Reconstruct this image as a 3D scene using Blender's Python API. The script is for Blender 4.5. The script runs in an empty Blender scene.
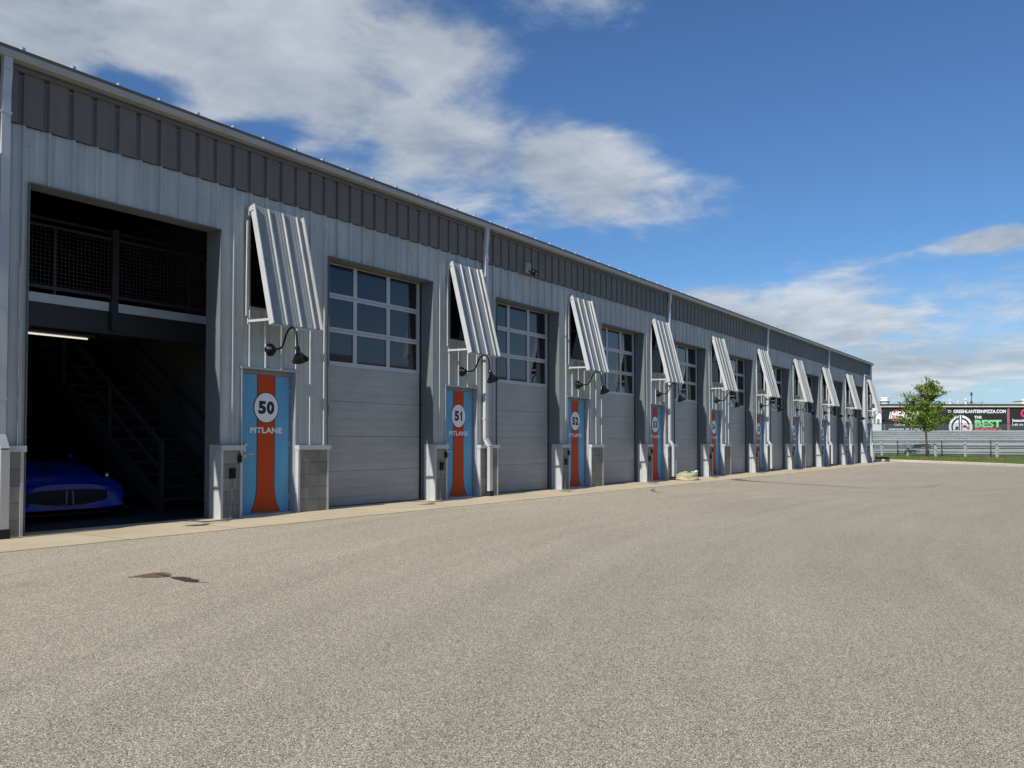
import bpy, math, random
from mathutils import Vector, Matrix
R = math.radians
random.seed(7)
scene = bpy.context.scene
COL = scene.collection

# ------------------------------------------------------------------ mesh helper
class MB:
    """collects boxes, bars, tubes, prisms and turns them into ONE mesh"""
    def __init__(s): s.v = []; s.f = []; s.m = []; s.sm = []
    def add(s, vs, fs, mat=0, smooth=False):
        b = len(s.v); s.v += [tuple(p) for p in vs]
        for f in fs: s.f.append(tuple(b+i for i in f)); s.m.append(mat); s.sm.append(smooth)
        return s
    def box(s, x0, x1, y0, y1, z0, z1, mat=0):
        vs = [(x0,y0,z0),(x1,y0,z0),(x1,y1,z0),(x0,y1,z0),(x0,y0,z1),(x1,y0,z1),(x1,y1,z1),(x0,y1,z1)]
        return s.add(vs, [(0,3,2,1),(4,5,6,7),(0,1,5,4),(1,2,6,5),(2,3,7,6),(3,0,4,7)], mat)
    def quad(s, a, b, c, d, mat=0): return s.add([a,b,c,d], [(0,1,2,3)], mat)
    def bar(s, a, b, w, h=None, mat=0, upv=(0,0,1)):
        a = Vector(a); b = Vector(b); h = w if h is None else h
        d = (b-a).normalized(); u = Vector(upv)
        if abs(d.dot(u)) > .99: u = Vector((1,0,0))
        sx = d.cross(u).normalized(); sy = sx.cross(d).normalized()
        vs = []
        for p in (a, b):
            for i, j in ((-1,-1),(1,-1),(1,1),(-1,1)): vs.append(p+sx*i*w/2+sy*j*h/2)
        return s.add(vs, [(0,3,2,1),(4,5,6,7),(0,1,5,4),(1,2,6,5),(2,3,7,6),(3,0,4,7)], mat)
    def tube(s, pts, r, n=10, mat=0, cap=True):
        pts = [Vector(p) for p in pts]
        rs = r if isinstance(r, (list, tuple)) else [r]*len(pts)
        d0 = (pts[1]-pts[0]).normalized()
        u = Vector((0,0,1)) if abs(d0.z) < .9 else Vector((1,0,0))
        sx = d0.cross(u).normalized()
        vs = []
        for i, p in enumerate(pts):
            d = (pts[min(i+1,len(pts)-1)]-pts[max(i-1,0)]).normalized()
            sx = (sx-d*sx.dot(d)).normalized(); sy = d.cross(sx)
            for k in range(n):
                t = 2*math.pi*k/n; vs.append(p+(sx*math.cos(t)+sy*math.sin(t))*rs[i])
        fs = []
        for i in range(len(pts)-1):
            for k in range(n):
                fs.append((i*n+k, i*n+(k+1)%n, (i+1)*n+(k+1)%n, (i+1)*n+k))
        if cap: fs.append(tuple(range(n))[::-1]); fs.append(tuple((len(pts)-1)*n+k for k in range(n)))
        return s.add(vs, fs, mat, True)
    def lathe(s, prof, c=(0,0,0), axis=(0,0,1), n=24, mat=0):
        ax = Vector(axis).normalized(); q = Vector((0,0,1)).rotation_difference(ax); c = Vector(c)
        vs = []; fs = []
        for r, h in prof:
            for k in range(n):
                t = 2*math.pi*k/n; vs.append(c+q@Vector((r*math.cos(t), r*math.sin(t), h)))
        for i in range(len(prof)-1):
            for k in range(n): fs.append((i*n+k, i*n+(k+1)%n, (i+1)*n+(k+1)%n, (i+1)*n+k))
        return s.add(vs, fs, mat, True)
    def prof_x(s, prof, x0, x1, mat=0, closed=True):
        """extrude a (y,z) profile along x"""
        n = len(prof)
        vs = [(x0,y,z) for y,z in prof]+[(x1,y,z) for y,z in prof]
        fs = [(i,(i+1)%n,n+(i+1)%n,n+i) for i in range(n if closed else n-1)]
        if closed: fs += [tuple(range(n))[::-1], tuple(range(n,2*n))]
        return s.add(vs, fs, mat)
    def xform(s, M): s.v = [tuple(M@Vector(p)) for p in s.v]; return s
    def mesh(s, name, mats):
        me = bpy.data.meshes.new(name); me.from_pydata(s.v, [], s.f)
        for m in (mats if isinstance(mats,(list,tuple)) else [mats]): me.materials.append(m)
        me.polygons.foreach_set('material_index', s.m); me.polygons.foreach_set('use_smooth', s.sm)
        me.update(); return me
    def build(s, name, mats, parent=None, loc=(0,0,0), rot=(0,0,0)):
        return inst(name, s.mesh(name, mats), parent, loc, rot)

def inst(name, me, parent=None, loc=(0,0,0), rot=(0,0,0)):
    o = bpy.data.objects.new(name, me); COL.objects.link(o)
    o.parent = parent; o.location = loc; o.rotation_euler = rot
    return o
def tag(o, label=None, cat=None, group=None, kind=None):
    if label: o['label'] = label
    if cat: o['category'] = cat
    if group: o['group'] = group
    if kind: o['kind'] = kind
    return o
def thing(name, label, cat, loc=(0,0,0), rz=0, group=None):
    o = bpy.data.objects.new(name, None); COL.objects.link(o)
    o.location = loc; o.rotation_euler = (0,0,rz); o.empty_display_size = .2
    return tag(o, label, cat, group)
def dup(root, label, loc, rz=None):
    def cp(o, par):
        c = o.copy(); COL.objects.link(c); c.parent = par
        for ch in list(o.children): cp(ch, c)
        return c
    r = cp(root, None); r.location = loc; r['label'] = label
    if rz is not None: r.rotation_euler = (0,0,rz)
    return r
def text_mesh(s, h, mat, bold=0.0, width=None, name='text', shear=0):
    """lettering in the x-z plane, facing -y, centred, cap height h"""
    cu = bpy.data.curves.new(name, 'FONT'); cu.body = s; cu.size = 1; cu.offset = bold; cu.shear = shear
    cu.resolution_u = 4
    o = bpy.data.objects.new(name, cu); COL.objects.link(o)
    dg = bpy.context.evaluated_depsgraph_get()
    me = bpy.data.meshes.new_from_object(o.evaluated_get(dg))
    bpy.data.objects.remove(o); bpy.data.curves.remove(cu)
    xs = [v.co.x for v in me.vertices]; ys = [v.co.y for v in me.vertices]
    cx = (min(xs)+max(xs))/2; cy = (min(ys)+max(ys))/2
    k = h/(max(ys)-min(ys)); kx = k if width is None else width/(max(xs)-min(xs))
    for v in me.vertices: v.co = ((v.co.x-cx)*kx, 0, (v.co.y-cy)*k)
    me.materials.clear(); me.materials.append(mat); me.name = name
    return me

# ------------------------------------------------------------------ materials
def newmat(name):
    m = bpy.data.materials.new(name); m.use_nodes = True
    nt = m.node_tree; return m, nt, nt.nodes['Principled BSDF']
def N(nt, t, **kw):
    n = nt.nodes.new(t)
    for k, v in kw.items():
        if k in n.inputs: n.inputs[k].default_value = v
        else: setattr(n, k, v)
    return n
def mth(nt, op, a, b=None, c=None, clamp=False):
    n = nt.nodes.new('ShaderNodeMath'); n.operation = op; n.use_clamp = clamp
    for i, v in enumerate((a, b, c)):
        if v is None: continue
        if isinstance(v, (int, float)): n.inputs[i].default_value = v
        else: nt.links.new(v, n.inputs[i])
    return n.outputs[0]
def mixc(nt, fac, a, b, mode='MIX'):
    n = nt.nodes.new('ShaderNodeMix'); n.data_type = 'RGBA'; n.blend_type = mode
    for sk, v in ((n.inputs[0], fac), (n.inputs[6], a), (n.inputs[7], b)):
        if isinstance(v, (int, float)): sk.default_value = v
        elif isinstance(v, tuple): sk.default_value = v if len(v) == 4 else (*v, 1)
        else: nt.links.new(v, sk)
    return n.outputs[2]
def ramp(nt, x, lo, hi, a=0., b=1.):
    n = nt.nodes.new('ShaderNodeMapRange'); n.inputs[1].default_value = lo; n.inputs[2].default_value = hi
    n.inputs[3].default_value = a; n.inputs[4].default_value = b; nt.links.new(x, n.inputs[0]); return n.outputs[0]
def coords(nt, scale=(1,1,1), kind='Object'):
    tc = nt.nodes.new('ShaderNodeTexCoord'); mp = nt.nodes.new('ShaderNodeMapping')
    mp.inputs['Scale'].default_value = scale; nt.links.new(tc.outputs[kind], mp.inputs[0]); return mp.outputs[0]
def noise(nt, vec, scale, detail=2, rough=.5):
    n = N(nt, 'ShaderNodeTexNoise', Scale=scale, Detail=detail, Roughness=rough); nt.links.new(vec, n.inputs['Vector'])
    return n.outputs[0]
def simple(name, col, rough=.5, metal=0., var=.12, scale=3., stretch=(1,1,1), bump=0., spec=.5):
    """a painted / plain surface with soft dirt variation"""
    m, nt, b = newmat(name)
    v = coords(nt, stretch)
    n = noise(nt, v, scale, 4, .6)
    k = ramp(nt, n, .25, .75, 1-var, 1+var)
    c = mixc(nt, 1., (*col, 1), k, 'MULTIPLY')
    nt.links.new(c, b.inputs['Base Color'])
    b.inputs['Roughness'].default_value = rough; b.inputs['Metallic'].default_value = metal
    b.inputs['Specular IOR Level'].default_value = spec
    nt.links.new(ramp(nt, n, .2, .8, max(rough-.08,.02), rough+.08), b.inputs['Roughness'])
    if bump:
        bp = N(nt, 'ShaderNodeBump', Strength=bump, Distance=.01); nt.links.new(n, bp.inputs['Height'])
        nt.links.new(bp.outputs[0], b.inputs['Normal'])
    return m

def galv_mat(name, col, metal, rough, var):
    """ribbed sheet steel: each sheet and pan slightly different, vertical run-off streaks"""
    m, nt, b = newmat(name)
    tc = nt.nodes.new('ShaderNodeTexCoord'); sx = nt.nodes.new('ShaderNodeSeparateXYZ'); nt.links.new(tc.outputs['Object'], sx.inputs[0])
    st = noise(nt, coords(nt, (14, 14, .35)), 1.0, 4, .6)
    cl = noise(nt, coords(nt, (1, 1, .6)), 1.3, 5, .65)
    idx = mth(nt, 'FLOOR', mth(nt, 'DIVIDE', sx.outputs[0], .9144))
    wn = nt.nodes.new('ShaderNodeTexWhiteNoise'); wn.noise_dimensions = '1D'; nt.links.new(idx, wn.inputs['W'])
    k = mth(nt, 'ADD', ramp(nt, st, .3, .7, -var, var), ramp(nt, cl, .3, .7, -var*.7, var*.7))
    k = mth(nt, 'ADD', k, ramp(nt, wn.outputs[0], 0, 1, -var*.5, var*.5))
    k = mth(nt, 'ADD', k, 1.0)
    nt.links.new(mixc(nt, 1., (*col, 1), k, 'MULTIPLY'), b.inputs['Base Color'])
    b.inputs['Metallic'].default_value = metal
    nt.links.new(ramp(nt, st, .3, .7, rough-.07, rough+.1), b.inputs['Roughness'])
    bp = N(nt, 'ShaderNodeBump', Strength=.12, Distance=.02)
    nt.links.new(noise(nt, coords(nt, (1,1,.5)), 2.2, 2), bp.inputs['Height']); nt.links.new(bp.outputs[0], b.inputs['Normal'])
    return m

M = {}
M['galv'] = galv_mat('galvanised_cladding', (.435,.45,.44), .24, .45, .16)
M['shut'] = galv_mat('galvanised_shutter', (.31,.32,.31), .22, .42, .10)
M['char'] = galv_mat('charcoal_cladding', (.140,.127,.111), 0., .6, .10)
M['trim'] = simple('grey_flashing', (.46,.48,.50), .55, .72, .08, 2)
M['ltrim'] = simple('light_flashing', (.48,.49,.495), .42, .1, .08, 3)
M['jamb'] = simple('shade_painted_jamb_flashing', (.135,.153,.162), .5, 0, .1, 2, spec=.3)  # darkened so the shade on the jambs is in the colour
M['sun_plate'] = simple('sun_painted_jamb_plate', (.50,.52,.53), .6, .35, .08, 3)  # pale tone painted where the sun patch falls on the lower jamb
M['gutter'] = simple('grey_gutter_paint', (.31,.30,.275), .42, 0, .08, 2)
M['frieze'] = simple('dark_eave_trim', (.12,.11,.095), .6, 0, .1, 2)
M['roof'] = simple('roof_sheet', (.50,.51,.52), .35, .4, .06, 2)
M['spout'] = simple('downspout_paint', (.52,.53,.535), .42, .3, .10, 3, (1,1,.3))
M['frame'] = simple('door_frame_paint', (.20,.205,.21), .5, 0, .08, 4)
M['black'] = simple('black_paint', (.005,.005,.006), .42, 0, .2, 8, spec=.2)
M['rubber'] = simple('black_rubber', (.010,.010,.011), .75, 0, .2, 8)
M['blue'] = simple('door_blue', (.115,.355,.58), .5, 0, .05, 3, spec=.25)
M['orange'] = simple('stripe_orange', (.48,.060,.010), .55, 0, .06, 3, spec=.2)
M['ink'] = simple('black_vinyl', (.008,.008,.010), .4, 0, .1, 8)
M['white'] = simple('white_vinyl', (.78,.78,.80), .4, 0, .04, 5)
M['letter'] = simple('pale_vinyl', (.72,.78,.82), .4, 0, .04, 5)
M['steel'] = simple('satin_steel', (.55,.55,.54), .28, .9, .08, 20)
M['gframe'] = simple('aluminium_frame', (.46,.48,.50), .38, .2, .06, 3)
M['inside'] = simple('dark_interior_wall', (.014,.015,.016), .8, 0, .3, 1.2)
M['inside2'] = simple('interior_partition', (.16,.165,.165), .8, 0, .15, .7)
M['ifloor'] = simple('garage_floor', (.04,.04,.042), .45, 0, .3, 1.5)
M['beam'] = simple('primer_grey_steel', (.050,.053,.062), .5, 0, .15, 3)
M['stair'] = simple('dark_stair_steel', (.05,.053,.057), .6, 0, .2, 3)
M['deck'] = simple('deck_edge', (.66,.80,.92), .4, 0, .12, 4)

# garage door panel : fine horizontal ribs
def panel_mat():
    m, nt, b = newmat('sectional_door_panel')
    tc = nt.nodes.new('ShaderNodeTexCoord'); sp = nt.nodes.new('ShaderNodeSeparateXYZ'); nt.links.new(tc.outputs['Object'], sp.inputs[0])
    w = mth(nt, 'FRACT', mth(nt, 'DIVIDE', sp.outputs[2], .1525))
    g = mth(nt, 'SMOOTH_MIN', mth(nt, 'MULTIPLY', mth(nt, 'MINIMUM', w, mth(nt, 'SUBTRACT', 1., w)), 14.), 1., .2)
    n = noise(nt, coords(nt, (1,1,2.5)), 1.6, 5, .6)
    dirt = ramp(nt, sp.outputs[2], 0, .6, .82, 1.)
    k = mth(nt, 'MULTIPLY', mth(nt, 'MULTIPLY', ramp(nt, n, .3, .7, .9, 1.1), dirt), ramp(nt, g, 0., 1., .80, 1.))
    nt.links.new(mixc(nt, 1., (.345,.355,.35,1), k, 'MULTIPLY'), b.inputs['Base Color'])
    b.inputs['Roughness'].default_value = .42
    bp = N(nt, 'ShaderNodeBump', Strength=.35, Distance=.006); nt.links.new(g, bp.inputs['Height'])
    nt.links.new(bp.outputs[0], b.inputs['Normal'])
    return m
M['panel'] = panel_mat()
def glass_mat(name, col, ior=1.7):
    m, nt, b = newmat(name)
    n = noise(nt, coords(nt), 1.2, 3)
    nt.links.new(mixc(nt, n, tuple(c*.6 for c in col), tuple(c*1.4 for c in col)), b.inputs['Base Color'])
    b.inputs['Roughness'].default_value = .03; b.inputs['IOR'].default_value = ior
    bp = N(nt, 'ShaderNodeBump', Strength=.02, Distance=.02); nt.links.new(noise(nt, coords(nt), 1.5, 1), bp.inputs['Height'])
    nt.links.new(bp.outputs[0], b.inputs['Normal'])
    return m
M['glass'] = glass_mat('dark_glazing', (.010,.012,.016))
M['wglass'] = glass_mat('window_glazing', (.006,.006,.007), 1.2)

def block_mat():
    m, nt, b = newmat('grey_block_masonry')
    tc = nt.nodes.new('ShaderNodeTexCoord'); sp = nt.nodes.new('ShaderNodeSeparateXYZ'); nt.links.new(tc.outputs['Object'], sp.inputs[0])
    cb = nt.nodes.new('ShaderNodeCombineXYZ')
    nt.links.new(mth(nt, 'ADD', sp.outputs[0], sp.outputs[1]), cb.inputs[0]); nt.links.new(sp.outputs[2], cb.inputs[1])
    br = N(nt, 'ShaderNodeTexBrick', Scale=1.0)
    br.offset = .5
    for k, v in (('Mortar Size', .006), ('Mortar Smooth', .3), ('Bias', 0.), ('Brick Width', .40), ('Row Height', .20)): br.inputs[k].default_value = v
    br.inputs['Color1'].default_value = (.185,.18,.165,1); br.inputs['Color2'].default_value = (.25,.242,.222,1); br.inputs['Mortar'].default_value = (.12,.116,.105,1)
    nt.links.new(cb.outputs[0], br.inputs['Vector'])
    f = noise(nt, coords(nt), 60, 4, .7); g = noise(nt, coords(nt), 4, 4, .6)
    k = mth(nt, 'MULTIPLY', ramp(nt, f, .25, .75, .78, 1.2), ramp(nt, g, .25, .75, .82, 1.15))
    nt.links.new(mixc(nt, 1., br.outputs[0], k, 'MULTIPLY'), b.inputs['Base Color'])
    b.inputs['Roughness'].default_value = .9
    h = mth(nt, 'SUBTRACT', mth(nt, 'MULTIPLY', f, .25), br.outputs[1])
    bp = N(nt, 'ShaderNodeBump', Strength=.6, Distance=.008); nt.links.new(h, bp.inputs['Height']); nt.links.new(bp.outputs[0], b.inputs['Normal'])
    return m
M['block'] = block_mat()

def asphalt_mat():
    m, nt, b = newmat('weathered_chip_asphalt')
    v = coords(nt)
    vo = N(nt, 'ShaderNodeTexVoronoi', Scale=290.); nt.links.new(v, vo.inputs['Vector'])
    sp = nt.nodes.new('ShaderNodeSeparateColor'); nt.links.new(vo.outputs['Color'], sp.inputs[0])
    vo2 = N(nt, 'ShaderNodeTexVoronoi', Scale=210.); nt.links.new(v, vo2.inputs['Vector'])
    sp2 = nt.nodes.new('ShaderNodeSeparateColor'); nt.links.new(vo2.outputs['Color'], sp2.inputs[0])
    n3 = noise(nt, v, 34, 3, .75)
    k = mth(nt, 'ADD', ramp(nt, mth(nt, 'POWER', sp.outputs[0], 2.2), 0, 1, .36, 2.5), ramp(nt, sp2.outputs[0], 0, 1, -.24, .24))
    k = mth(nt, 'ADD', k, ramp(nt, n3, .25, .75, -.05, .05))
    big = noise(nt, v, .22, 5, .55)
    k = mth(nt, 'MULTIPLY', k, ramp(nt, big, .3, .7, .93, 1.07))
    # worn turning arcs left by tyres: rings about a point far out on the lot
    s = nt.nodes.new('ShaderNodeSeparateXYZ'); nt.links.new(v, s.inputs[0])
    dx = mth(nt, 'SUBTRACT', s.outputs[0], 13.); dy = mth(nt, 'ADD', s.outputs[1], 34.)
    rr = mth(nt, 'SQRT', mth(nt, 'ADD', mth(nt, 'MULTIPLY', dx, dx), mth(nt, 'MULTIPLY', dy, dy)))
    cb = nt.nodes.new('ShaderNodeCombineXYZ'); nt.links.new(mth(nt, 'ADD', rr, mth(nt, 'MULTIPLY', noise(nt, v, .05, 2), 3.)), cb.inputs[0])
    nt.links.new(mth(nt, 'MULTIPLY', mth(nt, 'ARCTAN2', dy, dx), 1.2), cb.inputs[1])
    arc = noise(nt, cb.outputs[0], 2.6, 5, .66)
    k = mth(nt, 'MULTIPLY', k, ramp(nt, arc, .32, .68, .91, 1.06))
    k = mth(nt, 'MULTIPLY', k, ramp(nt, s.outputs[1], -10.5, -1.5, .89, 1.12))  # colour paler toward the facade, standing in for brightening at grazing view
    dv = N(nt, 'ShaderNodeTexVoronoi', Scale=.55); nt.links.new(v, dv.inputs['Vector'])
    dc = nt.nodes.new('ShaderNodeSeparateColor'); nt.links.new(dv.outputs['Color'], dc.inputs[0])
    rad = mth(nt, 'MULTIPLY', mth(nt, 'MAXIMUM', mth(nt, 'SUBTRACT', dc.outputs[0], .62), 0.), .30)
    wob = mth(nt, 'ADD', dv.outputs['Distance'], mth(nt, 'MULTIPLY', mth(nt, 'SUBTRACT', noise(nt, v, 9, 3), .5), .10))
    k = mth(nt, 'MULTIPLY', k, ramp(nt, mth(nt, 'SUBTRACT', wob, rad), -.02, .035, .93, 1.))
    stain = noise(nt, coords(nt, (1,1.6,1)), .55, 6, .65)
    k = mth(nt, 'MULTIPLY', k, ramp(nt, stain, .68, .80, 1., .86))
    tint = mixc(nt, sp.outputs[1], (.338,.292,.211,1), (.382,.345,.267,1))
    nt.links.new(mixc(nt, 1., tint, k, 'MULTIPLY'), b.inputs['Base Color'])
    b.inputs['Roughness'].default_value = .9; b.inputs['Specular IOR Level'].default_value = .25
    bp = N(nt, 'ShaderNodeBump', Strength=.25, Distance=.004); nt.links.new(vo.outputs['Distance'], bp.inputs['Height']); bp.invert = True
    nt.links.new(bp.outputs[0], b.inputs['Normal'])
    return m
M['asphalt'] = asphalt_mat()
def concrete_mat(name, col, joint=None):
    m, nt, b = newmat(name)
    v = coords(nt)
    a = noise(nt, v, .8, 6, .65); f = noise(nt, v, 90, 3, .7)
    k = mth(nt, 'MULTIPLY', ramp(nt, a, .25, .75, .84, 1.14), ramp(nt, f, .25, .75, .9, 1.1))
    if joint:
        s = nt.nodes.new('ShaderNodeSeparateXYZ'); nt.links.new(v, s.inputs[0])
        w = mth(nt, 'FRACT', mth(nt, 'DIVIDE', mth(nt, 'ADD', s.outputs[0], .55), joint))
        d = mth(nt, 'MULTIPLY', mth(nt, 'MINIMUM', w, mth(nt, 'SUBTRACT', 1., w)), joint)
        k = mth(nt, 'MULTIPLY', k, ramp(nt, d, .006, .016, .45, 1.))
        st = noise(nt, coords(nt, (.8,.25,1)), 1.5, 5, .6)
        k = mth(nt, 'MULTIPLY', k, ramp(nt, st, .58, .75, 1., .78))
    nt.links.new(mixc(nt, 1., (*col,1), k, 'MULTIPLY'), b.inputs['Base Color']); b.inputs['Roughness'].default_value = .88
    bp = N(nt, 'ShaderNodeBump', Strength=.25, Distance=.004); nt.links.new(f, bp.inputs['Height']); nt.links.new(bp.outputs[0], b.inputs['Normal'])
    return m
M['apron'] = concrete_mat('tan_concrete', (.56,.465,.315), 1.55)
M['kerb'] = concrete_mat('pale_concrete', (.60,.55,.44))
def grass_mat():
    m, nt, b = newmat('mown_grass'); v = coords(nt)
    a = noise(nt, v, .6, 5, .65); f = noise(nt, coords(nt, (1,1,.3)), 25, 3, .7)
    c = mixc(nt, ramp(nt, a, .35, .68), (.060,.105,.016,1), (.15,.155,.045,1))
    nt.links.new(mixc(nt, 1., c, ramp(nt, f, .25, .75, .6, 1.4), 'MULTIPLY'), b.inputs['Base Color'])
    b.inputs['Roughness'].default_value = .9
    return m
M['grass'] = grass_mat()
def leaf_mat():
    m, nt, b = newmat('fresh_leaves'); v = coords(nt)
    a = noise(nt, v, 2.2, 3); f = noise(nt, v, 9, 2)
    c = mixc(nt, ramp(nt, a, .35, .65), (.075,.135,.010,1), (.27,.34,.035,1))
    nt.links.new(mixc(nt, 1., c, ramp(nt, f, .3, .7, .7, 1.3), 'MULTIPLY'), b.inputs['Base Color'])
    b.inputs['Roughness'].default_value = .55
    tr = nt.nodes.new('ShaderNodeBsdfTranslucent'); tr.inputs[0].default_value = (.13,.24,.02,1)
    mx = nt.nodes.new('ShaderNodeMixShader'); mx.inputs[0].default_value = .3
    nt.links.new(b.outputs[0], mx.inputs[1]); nt.links.new(tr.outputs[0], mx.inputs[2])
    nt.links.new(mx.outputs[0], nt.nodes['Material Output'].inputs[0])
    return m
M['leaf'] = leaf_mat()
M['bark'] = simple('grey_bark', (.075,.06,.045), .9, 0, .3, 9, (1,1,.3), .5)
M['twig'] = simple('bare_twigs', (.16,.13,.11), .9, 0, .2, 5)

# ------------------------------------------------------------------ layout of the garage row
BAY = {49: 2.99, 50: 7.89, 51: 12.79, 52: 17.55, 53: 22.28, 54: 27.04, 55: 31.79, 56: 36.55, 57: 41.32, 58: 46.06, 59: 50.79}
YO = {59: -.1}                       # the end bay steps forward a little
XL, XR = -4.0, 53.06                 # ends of the facade
BACK = 14.0
HEAD, BAND, EAVE = 4.26, 4.93, 5.52
RIB0, RIBP = .183, .3048

bld = thing('garage_building', 'long low row of grey ribbed metal garages with charcoal upper band and numbered doors', 'building')

def groove(mb, x0, x1, z0, z1, y):
    pts = [(x0, y)]
    k = math.ceil((x0+.06-RIB0)/RIBP)
    while RIB0+k*RIBP+.03 < x1:
        c = RIB0+k*RIBP
        pts += [(c-.056, y), (c-.042, y+.036), (c+.010, y+.036), (c+.018, y)]; k += 1
    pts.append((x1, y)); n = len(pts)
    mb.add([(a,b,z0) for a,b in pts]+[(a,b,z1) for a,b in pts], [(i,i+1,n+i+1,n+i) for i in range(n-1)])

def clad(mb, x0, x1, z0, z1, y=0., mat=0):
    """ribbed sheet between x0..x1, z0..z1, ribs standing 32 mm proud of y, with two small stiffeners in each pan"""
    pts = [(x0, y)]
    k0 = math.floor((x0-RIB0)/RIBP)-1; k1 = math.ceil((x1-RIB0)/RIBP)+1
    prof = []
    for k in range(k0, k1+1):
        c = RIB0+k*RIBP
        prof += [(c+.010, 0), (c+.020, -.034), (c+.046, -.034), (c+.062, 0)]
        for q in (.135, .22):
            prof += [(c+q-.018, 0), (c+q-.009, -.005), (c+q+.009, -.005), (c+q+.018, 0)]
    prev = None
    for i, (px, py) in enumerate(prof):
        if px <= x0:
            nx, ny = prof[i+1]
            if nx > x0: pts[0] = (x0, y+py+(ny-py)*(x0-px)/(nx-px))
            continue
        if px >= x1:
            bx, by = prof[i-1]; pts.append((x1, y+by+(py-by)*(x1-bx)/(px-bx))); break
        pts.append((px, y+py))
    n = len(pts)
    vs = [(a,b,z0) for a,b in pts]+[(a,b,z1) for a,b in pts]
    mb.add(vs, [(i,i+1,n+i+1,n+i) for i in range(n-1)], mat)

wall = MB(); dark = MB()
nums = sorted(BAY)
def gap(n):                          # garage opening to the right of bay n
    return BAY[n]+2.18, BAY[n+1]+.012
DX0, DX1, DH = .415, 1.462, 2.24      # doorway in a bay
WX0, WX1, WZ0, WZ1 = .545, 1.43, 3.19, 4.63
clad(wall, XL, BAY[49]+.0, .0, BAND)
class Scr:
    def box(s, *a): wall.box(*a, 3)
screws = Scr()
for n in nums:
    X = BAY[n]; yo = YO.get(n, 0.)
    xe = X+2.18 if n != 59 else X+1.60
    def c(a, b, z0, z1): clad(wall, X+a, (X+b) if b is not None else xe, z0, z1, yo)
    z0 = 1.04
    c(.012, DX0, z0, DH); c(DX1, None, z0, DH); c(.012, None, DH, WZ0)
    c(.012, WX0, WZ0, WZ1); c(WX1, None, WZ0, WZ1); c(.012, None, WZ1, BAND)
    # backing so that nothing shows through behind ribs
    wall.box(X+.02, X+DX0, yo+.045, yo+.12, 0, DH); wall.box(X+DX1, xe-.01, yo+.045, yo+.12, 0, DH); wall.box(X+DX1-.008, X+DX1+.012, yo-.036, yo+.13, 0, DH, 1); wall.box(X+DX0-.012, X+DX0+.008, yo-.036, yo+.13, 0, DH, 1)
    # window reveal
    for (a, b, p, q) in ((WX0-.03, WX0, WZ0-.03, WZ1+.03), (WX1, WX1+.03, WZ0-.03, WZ1+.03)):
        wall.box(X+a, X+b, yo-.036, yo+.12, p, q, 1)
    wall.box(X+WX0, X+WX1, yo-.040, yo+.12, WZ0-.04, WZ0, 1); wall.box(X+WX0, X+WX1, yo-.045, yo+.12, WZ1, WZ1+.04, 1)
    # drip cap above the man door
    wall.box(X+DX0-.03, X+DX1+.02, yo-.05, yo+.05, DH, DH+.03, 1)
    # screw heads: small dark dots on the pans
    for zz in (1.45, 2.75, 3.05, 4.70):
        k = math.ceil((X+.05-RIB0)/RIBP)
        while RIB0+k*RIBP < xe-.05:
            xx = RIB0+k*RIBP+.10
            u = xx-X
            if not (DX0-.05 < u < DX1+.05 and zz < 2.3) and not (WX0-.05 < u < WX1+.05 and WZ0-.05 < zz < WZ1+.05):
                screws.box(xx-.006, xx+.006, yo-.008, yo, zz-.006, zz+.006)
            k += 1
    if n != 59:
        a, b = gap(n)
        clad(wall, a, b, HEAD, BAND)
        # flashing of the opening: shade-dark jambs and head, plate painted pale as sun patch
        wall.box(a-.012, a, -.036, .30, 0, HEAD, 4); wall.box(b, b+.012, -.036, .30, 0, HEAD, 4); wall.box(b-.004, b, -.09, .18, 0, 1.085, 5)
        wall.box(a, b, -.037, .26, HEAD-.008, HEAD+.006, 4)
        k = math.ceil((a+.05-RIB0)/RIBP)
        while RIB0+k*RIBP < b-.05:
            xx = RIB0+k*RIBP+.10; screws.box(xx-.006, xx+.006, -.008, 0, 4.65, 4.662); k += 1
# stepped end bay: side cheek and cap
wall.box(BAY[59]-.01, BAY[59]+.012, -.138, .0, 0, BAND, 1)
wall.box(BAY[59]-.02, BAY[59]+1.63, -.15, .0, BAND-.01, BAND+.05, 1); clad(wall, BAY[59]+1.60, XR, 0, BAND)
groove(dark, XL, XR, BAND, EAVE+.12, -.038)
# end walls and back
wall.box(BAY[59]+1.60, BAY[59]+1.63, -.138, .0, 0, BAND, 1); wall.box(XR, XR+.04, -.04, .3, 0, BAND, 1); wall.box(XR, XR+.045, -.04, .3, BAND, EAVE, 2)
wall.box(XR, XR+.03, .3, BACK, 0, EAVE, 0); wall.box(XL-.03, XL, 0, BACK, 0, EAVE, 0); wall.box(XL, XR, BACK, BACK+.03, 0, EAVE, 0)
wall.build('wall', [M['galv'], M['trim'], M['char'], M['frame'], M['jamb'], M['sun_plate']], bld)
dark.build('upper_wall', M['char'], bld)

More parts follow.
